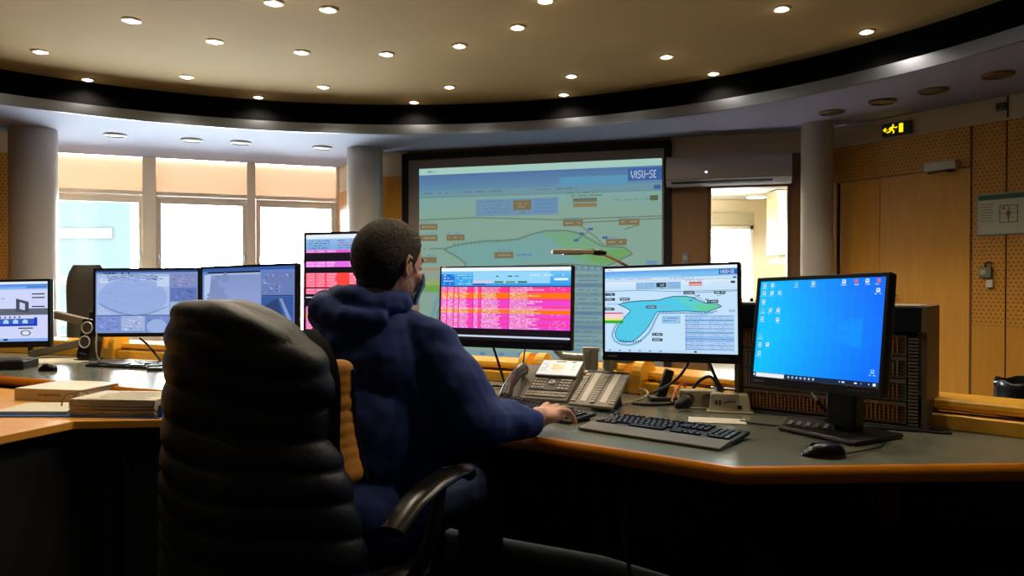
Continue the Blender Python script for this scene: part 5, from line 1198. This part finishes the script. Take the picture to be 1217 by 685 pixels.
# hoodie
q = MB()
UP = Vector((0, 0, 1)); BK = -fw
q.ell(CHS + UP * .00, (.205, .145, .215), T3, 20, 14); q.ell((PEL + CHS) / 2, (.185, .145, .24), T3, 20, 14); q.ell(PEL + UP * .02, (.195, .150, .115), T3, 20, 14)
q.ell(Vector((-.235, 2.08, .83)), (.10, .09, .17), T3); q.ell(Vector((-.16, 2.06, .80)), (.08, .07, .085), T3); q.ell(Vector((-.27, 2.06, .70)), (.08, .09, .12), T3)
q.ell(CHS + BK * .035 + UP * .03, (.18, .13, .16), T3, 20, 14)
mid = (SL + SR) / 2
q.limb([SL - ax * .01, mid + UP * .035 + BK * .01, SR + ax * .01], [.078, .085, .080])
q.limb([SR, SR + (ELB - SR) * .5 + Vector((.008, -.012, 0)), ELB + Vector((.0, -.015, .0)), (ELB + WR) / 2 + UP * .004, WR - (WR - ELB).normalized() * .022], [.083, .078, .072, .062, .046])
q.limb([SL, (SL + EL2) / 2, EL2, (EL2 + WL) / 2, WL - (WL - EL2).normalized() * .03], [.082, .070, .064, .052, .042])
# folds along the sleeve
for k in range(5):
    c_ = ELB.lerp(WR, .18 + .16 * k); dd = (WR - ELB).normalized(); r_ = .069 - .0052 * k
    s3 = dd.to_track_quat('Z', 'Y').to_matrix() @ Matrix.Rotation(R(14 * (-1) ** k), 3, 'X'); q.ell(c_ + UP * .003, (r_, r_, .012), s3)
for k in range(3):
    c_ = SR.lerp(ELB, .55 + .17 * k) + Vector((.006, -.014, 0)); dd = (ELB - SR).normalized(); r_ = .078 - .003 * k
    s3 = dd.to_track_quat('Z', 'Y').to_matrix() @ Matrix.Rotation(R(20 * (-1) ** k), 3, 'X'); q.ell(c_, (r_, r_, .011), s3)
t_ = q.build('hoodie', m_hood, man, MI); organic(t_, .0065, 7)
cl2 = bpy.data.textures.new('cloth_folds', 'CLOUDS'); cl2.noise_scale = .09; cl2.noise_depth = 1
dm = t_.modifiers.new('folds', 'DISPLACE'); dm.texture = cl2; dm.strength = .022; dm.mid_level = .5
# hood lying on the back
q = MB(); nb_ = neck0 + UP * .055
ring = []
for k in range(13):
    a_ = R(-205 + 230 * k / 12) ; ring.append(nb_ + ax * (.092 * cos(a_)) + fw * (.085 * sin(a_) + .005) + UP * (.012 * sin(a_ * 1) - .012 + (.022 if -2.8 < a_ < -1.2 else 0)))
q.limb(ring, [.030 + .012 * sin(pi * k / 12) for k in range(13)])
q.ell(nb_ + BK * .085 - UP * .045 - ax * .035, (.115, .055, .070), T3, 20, 12)
q.ell(nb_ + BK * .100 - UP * .085 - ax * .01, (.095, .045, .060), T3, 20, 12)
q.limb([nb_ - ax * .125 + BK * .06 - UP * .01, nb_ - ax * .06 + BK * .125 - UP * .025, nb_ + ax * .03 + BK * .125 - UP * .05, nb_ + ax * .10 + BK * .07 - UP * .055], [.035, .038, .034, .030])
q.limb([nb_ - ax * .12 + BK * .03 - UP * .05, nb_ + BK * .13 - UP * .12, nb_ + ax * .10 + BK * .06 - UP * .10], [.03, .034, .028])
h_ = q.build('hood', m_hood, man, MI); organic(h_, .0055, 5)
dm = h_.modifiers.new('folds', 'DISPLACE'); cl3 = bpy.data.textures.new('hood_folds', 'CLOUDS'); cl3.noise_scale = .05; cl3.noise_depth = 1; dm.texture = cl3; dm.strength = .012
# cuff
q = MB(); dd = (WR - ELB).normalized(); c0 = WR - dd * .030; q.limb([c0, c0 + dd * .024], [.040, .036]); organic(q.build('cuff', pm('navy_rib', (26, 42, 92), .9, nscale=200, namt=.3), man, MI), .004, 2)
# trousers and shoes
q = MB()
q.ell(PEL - UP * .01, (.18, .14, .12), T3)
for h_, k_, a_ in ((HPR, KR, AR), (HPL, KL, AL)): q.limb([h_, (h_ + k_) / 2, k_, (k_ + a_) / 2, a_ + UP * .03], [.103, .092, .074, .070, .062])
organic(q.build('trousers', m_jean, man, MI), .008, 4)
for a_ in (AR, AL):
    q = MB(); q.limb([a_ + UP * .0 - FD * .02, a_ + FD * .04 - UP * .03, a_ + FD * .18 - UP * .055], [.052, .052, .040]); o = organic(q.build('shoe', pm('shoe_black', (20, 20, 22), .5), man, MI), .006, 2)
man.location.z = 0

# ---------------------------------------------------------------- his chair
ca = math.atan2(FD.y, FD.x) - pi / 2
t = thing('office_chair', 'black swivel office chair the seated man sits on', 'chair', (CH + FD * .26).to_tuple(), ca)
m_chb = pm('chair_black', (14, 14, 15), .5); m_chp = pm('armrest_black_leather', (30, 29, 27), .28)
q = MB(); q.ell((0, 0, .43), (.26, .25, .055)); q.build('seat', m_chb, t, smooth=True)
chair_shell(.215, .50, 1.08, .05, -.27, .06).build('backrest', m_chb, t, smooth='all')
MB().cyl((0, 0, .10), (0, 0, .40), .03).build('gas_column', m_dark, t, smooth=True)
for k in range(5):
    aa = 2 * pi * k / 5 + .3; q = MB(); q.limb([Vector((0, 0, .11)), Vector((.29 * cos(aa), .29 * sin(aa), .075))], [.032, .022]); l_ = q.build('base_leg', m_chb, t, smooth=True)
    MB().cyl((.29 * cos(aa) - .02, .29 * sin(aa), .028), (.29 * cos(aa) + .02, .29 * sin(aa), .028), .027).build('castor', m_dark, l_, smooth=True)
for sx in (1, -1):
    X = .325 * sx
    q = MB(); pts = [(X, -.17, .625), (X, -.10, .668), (X + .0, -.02, .695), (X, .06, .706), (X, .13, .70), (X * .99, .16, .68)]
    rows = []
    for i_, p in enumerate(pts):
        d_ = Vector(pts[min(i_ + 1, 5)]) - Vector(pts[max(i_ - 1, 0)]); d_.normalize(); nz = Vector((0, -d_.z, d_.y)); w_ = .036 * (1, 1.05, 1.1, 1.1, .95, .5)[i_]
        rows.append([Vector(p) + Vector((w_ * cos(2 * pi * k / 16), 0, 0)) + nz * (.016 * sin(2 * pi * k / 16)) for k in range(16)])
    q.grid(rows, closed=True); q.add(rows[0], [tuple(range(16))]); q.add(rows[-1], [tuple(range(16))]); q.build('armrest', m_chp, t, smooth=True)
    MB().tube([(X, .02, .69), (X, -.02, .55), (X * .8, -.04, .42), (X * .6, -.02, .40)], .018, 10, 2).build('arm_support', m_chb, t, smooth=True)
MB().tube([(0, -.05, .38), (0, -.27, .38), (0, -.33, .55)], .022, 10, 1).build('back_bracket', m_chb, t, smooth=True)
# the quilted jacket over the chair back
m_jk = pm('jacket_black_nylon', (12, 19, 30), .5, nscale=40, namt=.2, bump=.25, bscale=35)
m_ylw = pm('mustard_lining', (190, 124, 22), .7, nscale=60, bump=.3, bscale=30)
jc = CH + RD * -.028
jt = thing('jacket', 'black quilted puffer jacket with mustard lining draped over the back of the chair', 'jacket', jc.to_tuple(), ca)
rows = []; NR, NC = 110, 72
for j in range(NR + 1):
    h = j / NR; row = []
    for i in range(NC):
        a_ = 2 * pi * i / NC; cx, sy_ = cos(a_), sin(a_)
        x_ = abs(cx) ** .75 * (1 if cx > 0 else -1); y_ = abs(sy_) ** .8 * (1 if sy_ > 0 else -1)
        hh = min(1, h / .80); dome = 1 if h < .80 else math.sqrt(max(0, 1 - ((h - .80) / .20) ** 2.4))
        W_ = (.335 - .078 * hh) * (1 if dome == 1 else (.35 + .65 * dome) if dome > 0 else .35)
        W_ = (.335 - .078 * hh) * dome ** .55 if dome > 0 else 0
        T_ = (.105 - .02 * hh) * dome ** .8 if dome > 0 else 0
        x = W_ * x_; y = T_ * y_ - .02 + .05 * (x / .25) ** 2
        zt_ = 1.150 - .11 * max(0, (x + .02) / .24) ** 1.6 - .012 * max(0, -x / .25) ** 2
        z = .28 + (zt_ - .28) * (h if h < .8 else .8 + .2 * sin((h - .8) / .2 * pi / 2))
        if x < 0: x -= .05 * (1 - hh) ** .8 * min(1, -x / .1) + .012 * min(1, -x / .1) * min(1, dome)
        else: x -= .038 * math.exp(-((z - .86) / .09) ** 2) * min(1, x / .12)
        lean = -.06 * (z - .5); y += lean
        # quilting: slanted baffles
        ph = (z * 13.5 + .55 * sin(x * 5 + 1.0) + (.9 * abs(x)) + .35 * noise.noise(Vector((x * 4, y * 4, z * 3))))
        pf = abs(sin(pi * ph)) ** .55; amp = .013 * (dome ** .5 if dome > 0 else 0)
        nx, ny = x_ / .26, y_ / .10; L_ = math.hypot(nx, ny) or 1
        big = .014 * noise.noise(Vector((x * 5 + 3, y * 6, z * 4)))
        row.append(Vector((x + nx / L_ * (amp * (pf - .5) + big), y + ny / L_ * (amp * (pf - .5) + big), z + (amp * .5 * pf if dome < .9 else 0))))
    rows.append(row)
MB().grid(rows, closed=True).build('shell', m_jk, jt, smooth='all')
# open front edge turned back, mustard lining showing
q = MB()
pts = [Vector((.196, .085, .985)), Vector((.192, .09, .94)), Vector((.192, .095, .87)), Vector((.200, .10, .81)), Vector((.214, .10, .755)), Vector((.226, .10, .72))]
for k in range(len(pts) - 1):
    for s_ in (0, .5): q.ell(pts[k].lerp(pts[k + 1], s_), (.024, .050, .026))
organic(q.build('lining', m_ylw, jt), .006, 3)
q = MB(); q.tube([p + Vector((.020, .03, 0)) for p in pts], .005); q.build('zip', pm('zip_dark', (34, 34, 36), .4, .5), jt, smooth=True)
